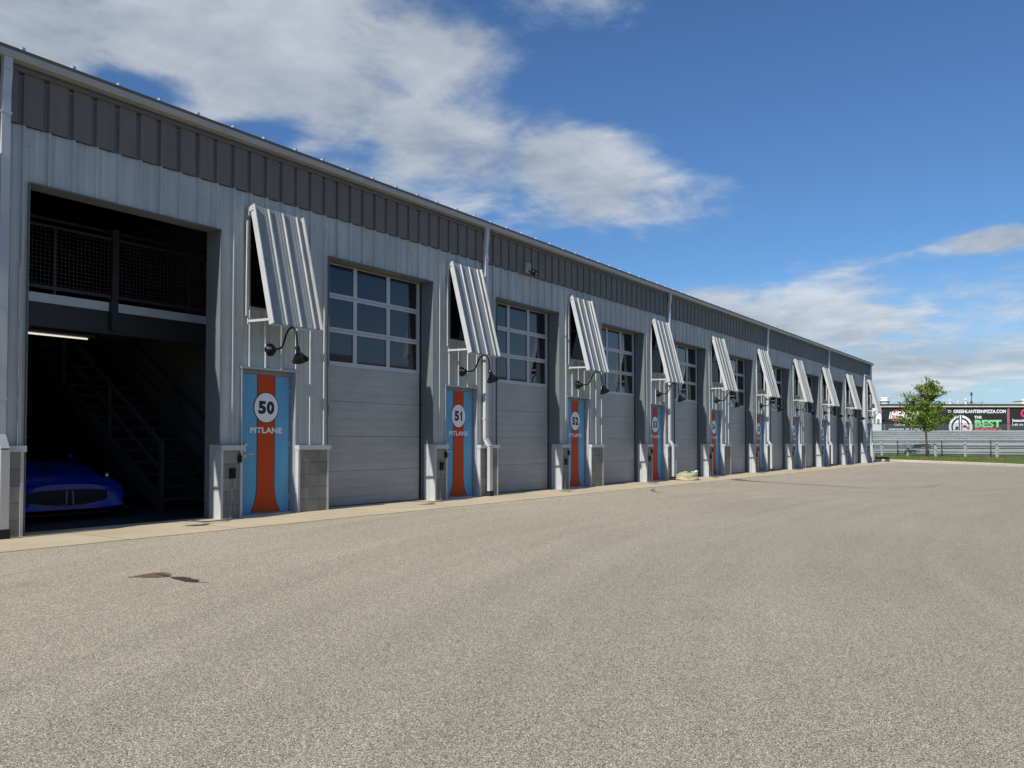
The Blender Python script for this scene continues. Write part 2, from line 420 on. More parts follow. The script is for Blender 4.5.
# roof and gutter
roof = MB()
ridge = EAVE+.27+7*.085
roof.quad((XL,-.115,EAVE+.275),(XR+.02,-.115,EAVE+.275),(XR+.02,7,ridge),(XL,7,ridge))
roof.quad((XL,7,ridge),(XR+.02,7,ridge),(XR+.02,BACK+.3,EAVE+.25),(XL,BACK+.3,EAVE+.25))
roof.quad((XL,-.10,EAVE+.13),(XR+.02,-.10,EAVE+.13),(XR+.02,.02,EAVE+.11),(XL,.02,EAVE+.11),1)
roof.quad((XL,-.03,EAVE),(XR,-.03,EAVE),(XR,BACK,EAVE),(XL,BACK,EAVE))
for xx in (XL, XR+.02):
    roof.add([(xx,-.115,EAVE+.275),(xx,7,ridge),(xx,BACK+.3,EAVE+.25),(xx,BACK,EAVE),(xx,-.03,EAVE)], [(0,1,2,3,4)])
k = 0
while 5.03-.6*15+.6*k < XR:
    xx = 5.03-.6*15+.6*k+random.uniform(-.015,.015)
    roof.prof_x([(-.12,EAVE+.275),(-.12,EAVE+.292),(7,ridge+.03),(7,ridge)], xx-.014, xx+.014)
    roof.box(xx-.02, xx+.02, -.132, -.07, EAVE+.275, EAVE+.31)
    k += 1
roof.build('roof', [M['roof'], M['gutter']], bld)
g = MB()
GO = -.15
g.prof_x([(GO+.10,EAVE+.222),(GO,EAVE+.222),(GO,EAVE+.140),(GO+.012,EAVE+.132),(GO+.10,EAVE+.132)], XL, XR+.02)
de_ = MB(); de_.prof_x([(GO+.13,EAVE+.270),(GO+.008,EAVE+.270),(GO+.012,EAVE+.224),(GO+.13,EAVE+.224)], XL, XR+.02); de_.build('drip_edge', M['frieze'], bld)
fz = MB(); fz.prof_x([(-.041,EAVE+.04),(-.066,EAVE+.04),(-.066,EAVE+.085),(-.056,EAVE+.10),(-.041,EAVE+.10)], XL, XR); fz.build('eave_trim', M['frieze'], bld)
x = XL+2.5
while x < XR: g.box(x-.008, x+.008, GO-.003, GO+.01, EAVE+.130, EAVE+.2235); x += 6.1
g.build('gutter', M['gutter'], bld)

# ------------------------------------------------------------------ block piers, doors, windows, shutters
def pier_meshes(x0, x1):
    p = MB(); p.box(x0+.004, x1-.004, -.10, .055, 0, 1.0)
    c_ = MB(); c_.box(x0-.015, x1+.02, -.135, -.038, 1.0, 1.075)
    tr = []
    for a, b_ in ((x0, x0-.004), (x1-.036, x1-.006)):
        t = MB(); t.box(a, a+.036, -.106, -.0985, 0, 1.0); t.box(b_, b_+.010, -.105, .04, 0, 1.0); tr.append(t.mesh('corner_trim', M['ltrim']))
    return p.mesh('block_pier', M['block']), c_.mesh('cap', M['ltrim']), tr
PL = pier_meshes(0, .375); PRR = pier_meshes(1.462, 2.12); PEND = pier_meshes(1.462, 1.62)

# man door (leaf local x 0..0.92, front at y 0)
LW, LH = .925, 2.15
leaf = MB(); leaf.box(0, LW, 0, .045, 0, LH); leaf_me = leaf.mesh('door', M['blue'])
fr = MB()
fr.box(-.066, -.004, -.018, .10, -.02, LH+.004); fr.box(LW+.004, LW+.046, -.018, .10, -.02, LH+.004); fr.box(-.066, LW+.046, -.018, .10, LH+.004, LH+.065)
fr.box(-.066, LW+.046, -.09, .10, -.022, -.004, 1)
frame_me = fr.mesh('door_frame', [M['frame'], M['steel']])
def stripe_pts(hw, grow=0.):
    cx = .462; pts = []
    ks = 14
    for i in range(ks+1):
        z = .012+.55*i/ks; t = max(0, 1-z/.50); pts.append((cx-hw-grow-.125*t**2.6, z))
    pts.append((cx-hw-grow, LH-.004))
    return pts, cx
def stripe_mesh(hw, grow, y, mat, name):
    pts, cx = stripe_pts(hw, grow); mb = MB()
    for (xa, za), (xb, zb) in zip(pts, pts[1:]):
        mb.quad((xa,y,za),(2*cx-xa,y,za),(2*cx-xb,y,zb),(xb,y,zb))
    return mb.mesh(name, mat)
stripe_b = stripe_mesh(.165, .012, -.002, M['ink'], 'stripe_edge'); stripe_o = stripe_mesh(.165, 0, -.004, M['orange'], 'stripe')
def disc(r, y, mat, name):
    mb = MB(); n = 48; mb.add([(r*math.cos(2*math.pi*k/n), y, r*math.sin(2*math.pi*k/n)) for k in range(n)], [tuple(range(n))]); return mb.mesh(name, mat)
disc_b = disc(.244, -.006, M['ink'], 'disc_edge'); disc_w = disc(.230, -.008, M['white'], 'number_disc')
pit_me = text_mesh('PITLANE', .090, M['letter'], .03, .63, 'lettering')
hd = MB(); hd.box(.03,.085,-.012,0,.86,1.02); hd.tube([(.058,-.012,.92),(.058,-.06,.92),(.10,-.062,.92),(.175,-.06,.915)], .011, 8)
hd.lathe([(.0,.03),(.026,.03),(.028,0)], (.058,0,1.06), (0,-1,0), 14)
handle_me = hd.mesh('handle', M['steel'])
hg = MB()
hg.box(LW-.004, LW+.018, -.016, .0, -.05, .05)
hinge_me = hg.mesh('hinge', M['steel'])
# window
wf = MB()
wf.box(0,.885,.03,.07,0,.05); wf.box(0,.885,.03,.07,1.39,1.44); wf.box(0,.04,.031,.07,.05,1.39); wf.box(.845,.885,.031,.07,.05,1.39); wf.box(.04,.845,.032,.065,.70,.735)
wframe_me = wf.mesh('window', M['black'])
wp = MB(); wp.box(.04,.845,.05,.06,.05,1.39); wpane_me = wp.mesh('pane', M['wglass'])
# shutter : local origin at hinge line left end; hangs outward. built in (x, along slope s, normal)
SW = .965; top = Vector((0,-.10,4.735)); bot = Vector((0,-.565,2.905))
dv = (bot-top).normalized(); SL = (bot-top).length; nv = Vector((1,0,0)).cross(dv); nv = -nv if nv.y > 0 else nv
def shp(x, s, h): return tuple(Vector((x,0,0))+top+dv*s+nv*h)
sh = MB(); prof = [(0,0),(0,.045),(.008,.045),(.02,.0)]
for c0 in (.27,.55,.83):
    prof += [(c0-.105,0),(c0-.098,.004),(c0-.088,0),(c0-.055,0),(c0-.048,.004),(c0-.038,0),(c0,0),(c0+.008,.025),(c0+.034,.025),(c0+.05,0)]
prof += [(SW-.02,0),(SW-.008,.045),(SW,.045),(SW,0)]
for (xa,ha),(xb,hb) in zip(prof, prof[1:]): sh.quad(shp(xa,0,ha),shp(xb,0,hb),shp(xb,SL,hb),shp(xa,SL,ha))
def shbox(x0,x1,s0,s1,h0,h1,mat=0):
    vs = [shp(x,s,h) for h in (h0,h1) for s in (s0,s1) for x in (x0,x1)]
    sh.add(vs, [(0,1,3,2),(4,6,7,5),(0,4,5,1),(2,3,7,6),(0,2,6,4),(1,5,7,3)], mat)
# perimeter channel frame behind the sheet, left and right flanges, end channels
shbox(-.012,.004,-.01,SL+.01,-.055,.048,1); shbox(SW-.004,SW+.012,-.01,SL+.01,-.055,.048,1)
shbox(.004,SW-.004,SL-.03,SL+.012,-.05,-.006,1); shbox(.004,SW-.004,-.012,.03,-.05,-.006,1)
shbox(.0,SW,SL*.5-.02,SL*.5+.02,-.04,-.004,1)
shutter_me = sh.mesh('shutter', [M['shut'], M['ltrim']])
ar = MB(); ar.bar((0,-.03,2.975),(0,-.535,2.965),.035,.035); ar.box(-.03,.03,-.05,-.032,2.93,3.02)
arm_me = ar.mesh('stay_arm', M['ltrim'])
br = MB(); br.bar((0,-.0,4.66),(0,-.12,4.69),.035,.06); br.box(-.03,.03,-.05,-.03,4.58,4.72); brk_me = br.mesh('hinge_bracket', M['ltrim'])
sr = MB(); sr.box(-.063,-.027,-.052,-.03,3.05,4.50); side_me = sr.mesh('side_rail', M['ltrim'])
# keypad and lock box on the pier
kp = MB(); kp.box(-.048,.048,-.03,0,-.075,.075); kp.box(-.036,.036,-.038,-.03,-.005,.06); kp.box(-.02,.02,-.006,.003,-.66,-.075,1)
keypad_me = kp.mesh('keypad', [M['black'], M['block']])
kp2 = MB(); kp2.box(-.028,.028,-.035,0,-.05,.05,0); kp2.tube([(-.018,-.015,.05),(-.018,-.015,.085),(.018,-.015,.085),(.018,-.015,.05)], .006, 6)
lockbox_me = kp2.mesh('lock_box', M['black'])

def number_mesh(n):
    mb = MB(); h = .205; x = 0; parts = []
    for ch in str(n):
        if ch == '1':
            w = .085; parts.append(([(x+.045,0,-h/2),(x+.088,0,-h/2),(x+.088,0,h/2),(x+.055,0,h/2),(x+.045,0,.065),(x+.010,0,.045),(x+.010,0,.012),(x+.045,0,.030)], [(0,1,2,3,4,7),(4,5,6,7)])); x += .115
        else:
            me = text_mesh(ch, h, M['ink'], .055, .150, 'number')
            parts.append(([(v.co.x+x+.075, 0, v.co.z) for v in me.vertices], [tuple(p.vertices) for p in me.polygons])); x += .163
            bpy.data.meshes.remove(me)
    for vs, fs in parts: mb.add([(a-x/2+.006,b,c) for a,b,c in vs], fs)
    return mb.mesh('number', M['ink'])
for n in nums:
    X = BAY[n]; yo = YO.get(n, 0.)
    for ms, nm in ((PL,'left'), (PEND if n == 59 else PRR,'right')):
        p = inst('block_pier', ms[0], bld, (X,yo,0)); inst('cap', ms[1], p); [inst('corner_trim', q, p) for q in ms[2]]
    d = inst('door', leaf_me, bld, (X+.497, yo+.080, .022))
    tag(d, 'sky blue door with orange stripe and number %d' % n)
    for nm, me, lc in (('door_frame',frame_me,(0,0,0)),('stripe_edge',stripe_b,(0,0,0)),('stripe',stripe_o,(0,0,0)),('disc_edge',disc_b,(.462,0,1.64)),
                       ('number_disc',disc_w,(.462,0,1.64)),('lettering',pit_me,(.468,-.006,1.285)),('handle',handle_me,(0,0,0)),('hinge',hinge_me,(0,0,.22)),('hinge',hinge_me,(0,0,1.06)),('hinge',hinge_me,(0,0,1.90))):
        inst(nm, me, d, lc)
    inst('number', number_mesh(n), d, (.462,-.010,1.64))
    w = inst('window', wframe_me, bld, (X+WX0, yo, WZ0)); inst('pane', wpane_me, w)
    s = inst('shutter', shutter_me, bld, (X+.515, yo, -.015), (random.uniform(-.005,.005),0,random.uniform(-.006,.006))); [inst('stay_arm', arm_me, s, (q,0,0)) for q in (0,SW)]; [inst('hinge_bracket', brk_me, s, (q,0,0)) for q in (-.01,SW+.01)]; inst('side_rail', side_me, s)
    inst('keypad', keypad_me, bld, (X+.19, yo-.10, .66))
    inst('lock_box', lockbox_me, bld, (X+.315, yo-.10, .87))

# ------------------------------------------------------------------ sectional garage doors
GY = .27
gw = BAY[51]+.012-(BAY[50]+2.18)
def garage_door(n):
    a, b = gap(n); wd = b-a-.006
    gd = MB()
    for i in range(4):
        z0 = .0+.61*i; gd.box(.0, wd-.05, 0, .045, z0+.002, z0+.608)
    d = gd.build('garage_door', M['panel'], bld, (a, GY, .01))
    f = MB(); Z0 = 2.445
    xs = [0, .085, None, None, None, None, wd-.05-.075, wd-.05]
    pw = (wd-.05-.16-2*.09)/3
    x_in = [(.085+i*(pw+.09), .085+i*(pw+.09)+pw) for i in range(3)]
    zz = [(Z0+.075+i*.595, Z0+.075+i*.595+.505) for i in range(3)]
    f.box(0,wd-.05,-.004,.045,Z0-.004,zz[0][0]); f.box(0,wd-.05,-.004,.045,zz[2][1],HEAD-.03)
    for i in (0,1): f.box(0,wd-.05,-.004,.045,zz[i][1],zz[i+1][0]); f.box(0,wd-.05,-.0055,-.003,(zz[i][1]+zz[i+1][0])/2-.003,(zz[i][1]+zz[i+1][0])/2+.003,1)
    for i in range(3):
        f.box(0,.085,-.004,.045,*zz[i]); f.box(wd-.05-.075,wd-.05,-.004,.045,*zz[i])
        for k in (0,1): f.box(x_in[k][1],x_in[k+1][0],-.004,.045,*zz[i])
    inst('glazing_frame', f.mesh('glazing_frame', [M['gframe'], M['rubber']]), d)
    pm = MB(); pm.box(0,pw,0,.006,0,.505); pm = pm.mesh('window_pane', M['glass'])
    for z in zz:
        for xx in x_in: inst('window_pane', pm, d, (xx[0], .016+random.uniform(-.001,.001), z[0]), (random.uniform(-.004,.004), 0, random.uniform(-.006,.006)))
    s_ = MB(); s_.box(wd-.05, wd, -.004, .05, 0, HEAD-.03); s_.box(0, wd-.05, -.002, .04, -.008, .004)
    inst('rubber_seal', s_.mesh('rubber_seal', M['rubber']), d)
    return d
for n in nums:
    if n not in (49, 59): garage_door(n)

# ------------------------------------------------------------------ downspouts
def downspout(x, yo=0., end=False):
    mb = MB(); w, t = .10, .07
    def seg(pts, mat):
        for a, b in zip(pts, pts[1:]): mb.bar((x,a[0],a[1]),(x,b[0],b[1]), w, t, mat, (0,1,0))
    y1, y2 = yo-.072, yo-.185
    seg([(-.10,5.68),(-.10,5.50),(y1,5.27),(y1,1.20),(y2,1.03),(y2,.10)], 0)
    for z in (5.0, 3.9, 1.62): mb.box(x-.062,x+.062,y1-.042,y1+.06,z-.012,z+.012,0)
    mb.box(x-.06,x+.06,y2-.05,y2+.05,.0,.11,1)
    return mb.build('downspout', [M['spout'], M['rubber']], bld)
for n in (49,51,53,55,57): downspout(BAY[n]+(1.70 if n > 49 else 1.86))
downspout(BAY[59]+1.78)

# ------------------------------------------------------------------ interior of the open bay
iw = MB(); x0, x1 = 4.95, 10.03
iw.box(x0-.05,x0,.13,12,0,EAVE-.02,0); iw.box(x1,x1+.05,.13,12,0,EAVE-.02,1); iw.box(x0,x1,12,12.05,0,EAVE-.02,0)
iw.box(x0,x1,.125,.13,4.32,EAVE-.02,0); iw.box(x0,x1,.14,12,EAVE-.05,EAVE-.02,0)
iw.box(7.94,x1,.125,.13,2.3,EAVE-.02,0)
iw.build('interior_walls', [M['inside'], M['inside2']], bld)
mz = MB(); MY = 2.0
mz.box(x0,x1,MY,12,3.16,3.28); mz.build('mezzanine_floor', M['inside2'], bld)
bm_ = MB()
bm_.box(x0,x1,MY-.02,MY+.13,2.80,2.83); bm_.box(x0,x1,MY-.02,MY+.13,3.12,3.15); bm_.box(x0,x1,MY-.014,MY+.0,2.83,3.12)
bm_.bar((x0+.7,MY+.05,2.55),(x0+1.25,MY+.05,2.82),.08,.08)
bm_.build('beam', M['beam'], bld)
de = MB(); de.box(x0,x1,MY-.016,MY-.001,3.155,3.29); de.build('deck_edge', M['deck'], bld)
rl = MB()
RX = (5.0, 6.45, 7.52, 8.75, 10.0)
rl.box(7.36,7.46,MY-.12,MY-.03,2.86,4.42)
for x in (5.02,6.5,8.75,9.95): rl.box(x-.018,x+.018,MY-.07,MY-.04,3.30,4.26)
rl.box(x0,x1,MY-.075,MY-.035,4.25,4.29); rl.box(x0,x1,MY-.075,MY-.035,3.35,3.40); rl.box(x0,x1,MY+.10,MY+.14,4.40,4.44)
ro = rl.build('railing', M['beam'], bld)
ms = MB()
x = x0+.03
while x < x1: ms.box(x-.003,x+.003,MY-.058,MY-.052,3.40,4.25); x += .06
z = 3.43
while z < 4.25: ms.box(x0,x1,MY-.063,MY-.0575,z-.003,z+.003); z += .06
ms.build('wire_mesh', M['beam'], ro)
# stair along the right-hand partition, rising away from the door
st = MB(); sy0, sy1 = 2.0, 6.6; nst = 16
for i in range(nst):
    t = i/nst; y = sy0+(sy1-sy0)*t; zt = 3.2*(i+1)/nst
    st.box(8.36,9.55,y,y+.30,zt-.04,zt)
for x in (8.31, 9.60): st.bar((x,sy0-.05,.05),(x,sy1,3.2),.05,.24)
so = st.build('stair', M['stair'], bld)
hr = MB()
for x in (8.30, 9.60):
    hr.bar((x,sy0-.02,0),(x,sy0-.02,1.12),.06,.06); hr.bar((x,sy0-.02,1.10),(x,sy1,4.25),.05,.06); hr.bar((x,sy0-.02,.66),(x,sy1,3.81),.04,.05)
    for q in (.33,.66): hr.bar((x,sy0+(sy1-sy0)*q,3.2*q),(x,sy0+(sy1-sy0)*q,3.2*q+1.05),.05,.05)
hr.build('handrail', M['stair'], so)

# fluorescent strip under the mezzanine (lit in the photograph)
em, nt, b = newmat('lit_tube'); b.inputs['Emission Color'].default_value = (1,.93,.78,1); b.inputs['Emission Strength'].default_value = .9
fl = thing('strip_light', 'lit fluorescent strip light under the mezzanine of the open garage', 'light', (7.3,4.0,3.16))
f1 = MB(); f1.box(-.95,.95,-.09,.09,-.20,-.16); f1.box(-.6,-.58,-.01,.01,-.16,0); f1.box(.58,.6,-.01,.01,-.16,0); f1.build('housing', M['frame'], fl)
f2 = MB(); f2.tube([(-.9,0,-.22),(.86,0,-.22)], .014, 10); f2.build('tube', em, fl)

# ------------------------------------------------------------------ wall lamps
def make_lamp():
    root = thing('wall_lamp', '', 'lamp', (0,0,0), 0, 'gooseneck lamps along the garage front')
    b_ = MB(); b_.lathe([(0,.0),(.095,.0),(.098,.02),(.07,.045),(.05,.09),(.045,.11),(0,.112)], (0,-.03,0), (0,-1,0), 20); b_.build('base', M['black'], root)
    pts = []
    P = [(-.12,0),(-.26,0),(-.34,.02),(-.40,.10),(-.46,.22),(-.53,.285),(-.60,.30),(-.66,.275),(-.70,.21),(-.715,.12),(-.725,-.02)]
    for i in range(len(P)-1):
        p0 = Vector(P[max(i-1,0)]); p1 = Vector(P[i]); p2 = Vector(P[i+1]); p3 = Vector(P[min(i+2,len(P)-1)])
        for k in range(4):
            t = k/4; q = .5*((2*p1)+(-p0+p2)*t+(2*p0-5*p1+4*p2-p3)*t*t+(-p0+3*p1-3*p2+p3)*t**3); pts.append((0,q.x,q.y))
    pts.append((0,*P[-1]))
    a_ = MB(); a_.tube(pts, .015, 8); a_.build('arm', M['black'], root)
    s_ = MB(); s_.lathe([(0,.0),(.03,0),(.034,-.02),(.034,-.09),(.05,-.11),(.07,-.14),(.126,-.222),(.129,-.232),(.122,-.229),(.055,-.14),(0,-.13)], (0,0,0), (0,0,1), 28)
    s_.build('shade', M['lamp'], root, (0,-.725,-.0), (R(-22),0,0))
    return root
M['lamp'] = simple('gloss_black_enamel', (.004,.004,.005), .13, 0, .1, 6, spec=.3)
lamp0 = make_lamp()
for i, n in enumerate(nums):
    lb = 'black gooseneck lamp on the wall above door %d' % n if n != 59 else 'black gooseneck lamp at the far end corner of the garages'
    loc = (BAY[n]+.935, YO.get(n,0.), 2.56)
    if n == 49: lamp0.location = loc; lamp0['label'] = lb
    else: dup(lamp0, lb, loc, random.uniform(-.12,.10))
# floodlight on the dark band above garage 51
fd = thing('floodlight', 'small security floodlight high on the dark band above the second closed garage door', 'light', (16.12,-.04,5.08))
q = MB(); q.box(-.09,.09,-.06,0,-.10,.12); q.build('junction_box', M['gutter'], fd)
q = MB(); q.tube([(0,-.06,-.06),(0,-.14,-.10)], .02, 8); q.lathe([(0,0),(.05,.0),(.065,-.06),(.07,-.13),(.055,-.132)], (0,-.13,-.07), (-.35,.75,.5), 16); q.build('lamp_head', M['black'], fd)
q = MB(); q.lathe([(0,-.12),(.056,-.125)], (0,-.13,-.07), (-.35,.75,.5), 16); q.build('lens', M['steel'], fd)

# ------------------------------------------------------------------ ground
gm = simple('distant_earth', (.10,.11,.05), .95, 0, .2, .02)
b_ = MB(); b_.quad((-3000,-3000,-.06),(3000,-3000,-.06),(3000,3000,-.06),(-3000,3000,-.06)); tag(b_.build('ground', gm), kind='structure')
KERB = [(90,34),(72,16),(60.2,3.6),(57.0,.6),(52.0,-3.9),(46.4,-8.0),(38,-13.2),(26,-19.5),(8,-27.5),(-20,-38)]
b_ = MB(); poly = [(-90,-120,-.008),(-20,-38,-.008)]
vs = [(x,y,-.008) for x,y in KERB]
b_.add([(-120,-1.45,-.008),(-120,-38,-.008)]+vs[::-1]+[(90,-1.45,-.008)], [tuple(range(2+len(vs)+1))])
# make it a clean sheet: one big rectangle, the grass bank and kerb rise above it
b_ = MB(); b_.quad((-150,-150,-.008),(110,-150,-.008),(110,40,-.008),(-150,40,-.008)); tag(b_.build('asphalt', M['asphalt']), kind='structure')
b_ = MB(); b_.box(XL-6,XR+.6,-1.42,.30,-.05,.0); tag(b_.build('concrete_apron', M['apron']), kind='structure')
b_ = MB(); b_.box(x0,x1,.30,12,-.05,.004); tag(b_.build('garage_floor', M['ifloor']), kind='structure')
# kerb along a smoothed line
def offset(pl, d):
    out = []
    for i, p in enumerate(pl):
        a = Vector(pl[max(i-1,0)]); c_ = Vector(pl[min(i+1,len(pl)-1)]); t = (c_-a).normalized(); nrm = Vector((-t.y, t.x))
        out.append(Vector(p)+nrm*d)
    return out
KS = []
for i in range(len(KERB)-1):
    p0 = Vector(KERB[max(i-1,0)]); p1 = Vector(KERB[i]); p2 = Vector(KERB[i+1]); p3 = Vector(KERB[min(i+2,len(KERB)-1)])
    for k in range(8):
        t = k/8; qv = .5*((2*p1)+(-p0+p2)*t+(2*p0-5*p1+4*p2-p3)*t*t+(-p0+3*p1-3*p2+p3)*t**3); KS.append((qv.x,qv.y))
KS.append(KERB[-1])
side = 1                               # left of travel is the bank
inn = offset(KS, .0); k2 = offset(KS, .03); outk = offset(KS, .20)
kb = MB(); n = len(KS)
rows = [[(p.x,p.y,-.02) for p in inn],[(p.x,p.y,.10) for p in inn],[(p.x,p.y,.125) for p in k2],[(p.x,p.y,.125) for p in outk],[(p.x,p.y,-.02) for p in outk]]
for r0, r1 in zip(rows, rows[1:]):
    for i in range(n-1): kb.quad(r0[i],r0[i+1],r1[i+1],r1[i])
tag(kb.build('kerb', M['kerb']), kind='structure')
gb = MB(); offs = [.20,.6,1.5,3.0,5,8,14,26,60]; zs = [.10,.13,.16,.18,.20,.21,.22,.22,.2]
rows = []
for d, z in zip(offs, zs):
    rows.append([(p.x,p.y,z+random.uniform(-.012,.012)) for p in offset(KS, d)])
for r0, r1 in zip(rows, rows[1:]):
    for i in range(n-1): gb.quad(r0[i],r0[i+1],r1[i+1],r1[i])
gb_o = tag(gb.build('grass_bank', M['grass']), kind='structure')
tf = MB()
for i in range(9000):
    d = abs(random.gauss(0,1))*2.2+.24 if random.random() < .5 else random.uniform(.24,8)
    j = random.uniform(8, 46); a = int(j); t = j-a
    p = Vector(KS[a]).lerp(Vector(KS[a+1]), t); tt = (Vector(KS[a+1])-Vector(KS[a])).normalized(); p = p+Vector((-tt.y,tt.x))*d
    z = .10+min(d,3)*.028; an = random.uniform(0,6.28); h = random.uniform(.03,.10)*(1.5 if random.random()<.1 else 1); w = random.uniform(.02,.05)
    cx_, cy_ = math.cos(an), math.sin(an)
    tf.add([(p.x-cx_*w,p.y-cy_*w,z-.01),(p.x+cx_*w,p.y+cy_*w,z-.01),(p.x+random.uniform(-.03,.03),p.y+random.uniform(-.03,.03),z+h)], [(0,1,2)])
tag(tf.build('grass', M['grass']), 'rough green grass tufts on the bank beyond the kerb', 'grass', kind='stuff')

# patch of broken asphalt, dark seam
rust = simple('rusty_patch', (.16,.095,.05), .9, 0, .55, 26, (1,1,1), .4); tar = simple('dark_tar', (.05,.045,.036), .8, 0, .5, 20, (1,1,1), .4)
def blob_strip(mb, pts, ws, z, mat):
    L = []; Rr = []
    for i, p in enumerate(pts):
        a = Vector(pts[max(i-1,0)]); c_ = Vector(pts[min(i+1,len(pts)-1)]); t = (c_-a).normalized(); nr = Vector((-t.y,t.x))
        L.append(Vector(p)+nr*ws[i]*random.uniform(.7,1.2)); Rr.append(Vector(p)-nr*ws[i]*random.uniform(.7,1.2))
    for i in range(len(pts)-1): mb.quad((L[i].x,L[i].y,z),(Rr[i].x,Rr[i].y,z),(Rr[i+1].x,Rr[i+1].y,z),(L[i+1].x,L[i+1].y,z), mat)
pt = thing('pavement_patch', 'rust brown and black scar of broken asphalt on the lot near the open garage', 'pavement scar', (4.2,-4.2,0))
def flat(pts, z): 
    mb = MB(); mb.add([(x-4.2,y+4.2,z) for x,y in pts], [tuple(range(len(pts)))]); return mb
def rough(pts, k=7, amp=.02):
    out = []
    for i in range(len(pts)):
        a = Vector(pts[i]); c_ = Vector(pts[(i+1)%len(pts)])
        for j in range(k):
            p = a.lerp(c_, j/k); out.append((p.x+random.uniform(-amp,amp), p.y+random.uniform(-amp,amp)))
    return out
flat(rough([(4.08,-3.978),(4.21,-3.94),(4.347,-3.945),(4.40,-3.985),(4.385,-4.096),(4.30,-4.235),(4.215,-4.205),(4.145,-4.11)]), -.005).build('rusty_scar', rust, pt)
flat(rough([(4.285,-4.25),(4.345,-4.36),(4.32,-4.56),(4.235,-4.68),(4.205,-4.56),(4.23,-4.36)],6,.013), -.0035).build('tar_scar', tar, pt)
flat([(4.255,-4.66),(4.268,-4.70),(4.272,-4.735),(4.288,-4.772),(4.280,-4.775),(4.262,-4.74),(4.256,-4.70),(4.240,-4.67)], -.006).build('crack', tar, pt)
sm = MB()
pl = [(25.9,-1.45),(25.2,-1.75),(24.82,-2.09),(24.2,-3.0),(23.53,-4.05),(23.1,-4.8),(22.62,-5.54),(22.11,-6.46)]
blob_strip(sm, pl, [.14,.20,.16,.06,.05,.04,.045,.01], -.003, 0)
pl = [(22.11,-6.46),(22.9,-6.7),(23.4,-7.05),(24.32,-7.14),(25.6,-7.3)]
blob_strip(sm, pl, [.01,.025,.02,.03,.01], -.003, 0)
tag(sm.build('tar_seam', simple('tar_seam_mat', (.17,.145,.11), .8, 0, .4, 6)), kind='structure')
sm = MB(); blob_strip(sm, [(19.2,-1.75),(18.6,-1.95),(18.0,-2.3),(17.6,-2.7)], [.02,.06,.05,.01], -.003, 0)
tag(sm.build('tar_stain', simple('tar_stain_mat', (.20,.17,.125), .8, 0, .4, 6)), kind='structure')

# coil of hose by the downspout
hm = simple('canvas_hose', (.46,.39,.25), .8, 0, .25, 9, bump=.3); hm2 = simple('greenish_hose', (.38,.385,.24), .8, 0, .25, 9, bump=.3)
hs = thing('hose_coil', 'loosely coiled pale yellow and green hose heaped on the ground by the wall', 'hose', (24.13,-.56,0)); hs.scale = (.86,.86,.84)
def loop(cx_, cy_, z, rx, ry, tilt, a0, a1, nn=48):
    o = []
    for i in range(nn+1):
        t = a0+(a1-a0)*i/nn
        o.append((cx_+rx*math.cos(t), cy_+ry*math.sin(t), z+tilt*math.cos(t+.6)+.012*math.sin(3*t)))
    return o
a = MB()
a.tube(loop(0,0,.045,.40,.36,0,.2,6.2)+loop(.02,.0,.075,.36,.33,.01,6.5,12.3), .042, 10)
a.tube(loop(.0,.02,.13,.37,.34,.015,1.,7.1), .042, 10); a.build('lower_coils', hm, hs)
a = MB(); a.tube(loop(-.02,.01,.195,.36,.34,.02,2.,8.1), .042, 10); a.tube(loop(.03,-.02,.25,.31,.30,.03,.5,6.3), .040, 10); a.build('upper_coils', hm2, hs)
a = MB(); a.tube([(.22,-.18,.285),(.27,-.22,.30),(.31,-.25,.29)], [.045,.05,.045], 12); a.build('coupling', M['white'], hs)

# ------------------------------------------------------------------ sports car nose-out in the open garage
paint = simple('blue_car_paint', (.0006,.028,.36), .26, .0, .05, 3)
car = thing('sports_car', 'bright blue low sports car parked nose out inside the open garage', 'car', (6.51,1.5,.004)); car.scale = (.95,1,.96)
secs = [(0.0,(.70,.16),(.86,.19),(.90,.36),(.84,.50),(.55,.53),.545),(.09,(.74,.14),(.93,.17),(.955,.42),(.89,.57),(.56,.60),.615),
 (.40,(.80,.13),(.945,.17),(.965,.48),(.90,.68),(.60,.685),.70),(.95,(.82,.13),(.965,.17),(.985,.55),(.94,.82),(.60,.775),.80),
 (1.45,(.82,.13),(.955,.17),(.965,.58),(.93,.85),(.60,.875),.90),(2.1,(.82,.13),(.93,.17),(.94,.58),(.89,.86),(.62,.90),.92),(2.9,(.82,.13),(.94,.17),(.955,.60),(.90,.88),(.62,.91),.93),
 (3.55,(.82,.14),(.965,.18),(.985,.62),(.95,.91),(.66,.94),.95),(4.15,(.78,.20),(.93,.24),(.95,.62),(.90,.86),(.66,.92),.93),(4.4,(.6,.3),(.78,.34),(.82,.62),(.78,.80),(.55,.87),.88)]
vs = []; 
for t, *pp in secs:
    half = [(0,pp[0][1])]+list(pp[:-1])+[(0,pp[-1])]
    ring = [(x,t,z) for x,z in half]+[(-x,t,z) for x,z in half[-2:0:-1]]
    vs += ring
rn = 12; body = MB(); fs = []
for i in range(len(secs)-1):
    for k in range(rn): fs.append((i*rn+k, i*rn+(k+1)%rn, (i+1)*rn+(k+1)%rn, (i+1)*rn+k))
fs += [(0,1,11),(1,2,10,11),(2,3,9,10),(3,4,8,9),(4,5,7,8),(5,6,7)]
L = (len(secs)-1)*rn
fs += [tuple(L+i for i in f[::-1]) for f in [(0,1,11),(1,2,10,11),(2,3,9,10),(3,4,8,9),(4,5,7,8),(5,6,7)]]
body.add(vs, fs, 0, True); bo = body.build('body', paint, car)
md = bo.modifiers.new('sub', 'SUBSURF'); md.levels = 2; md.render_levels = 2
cab = MB()
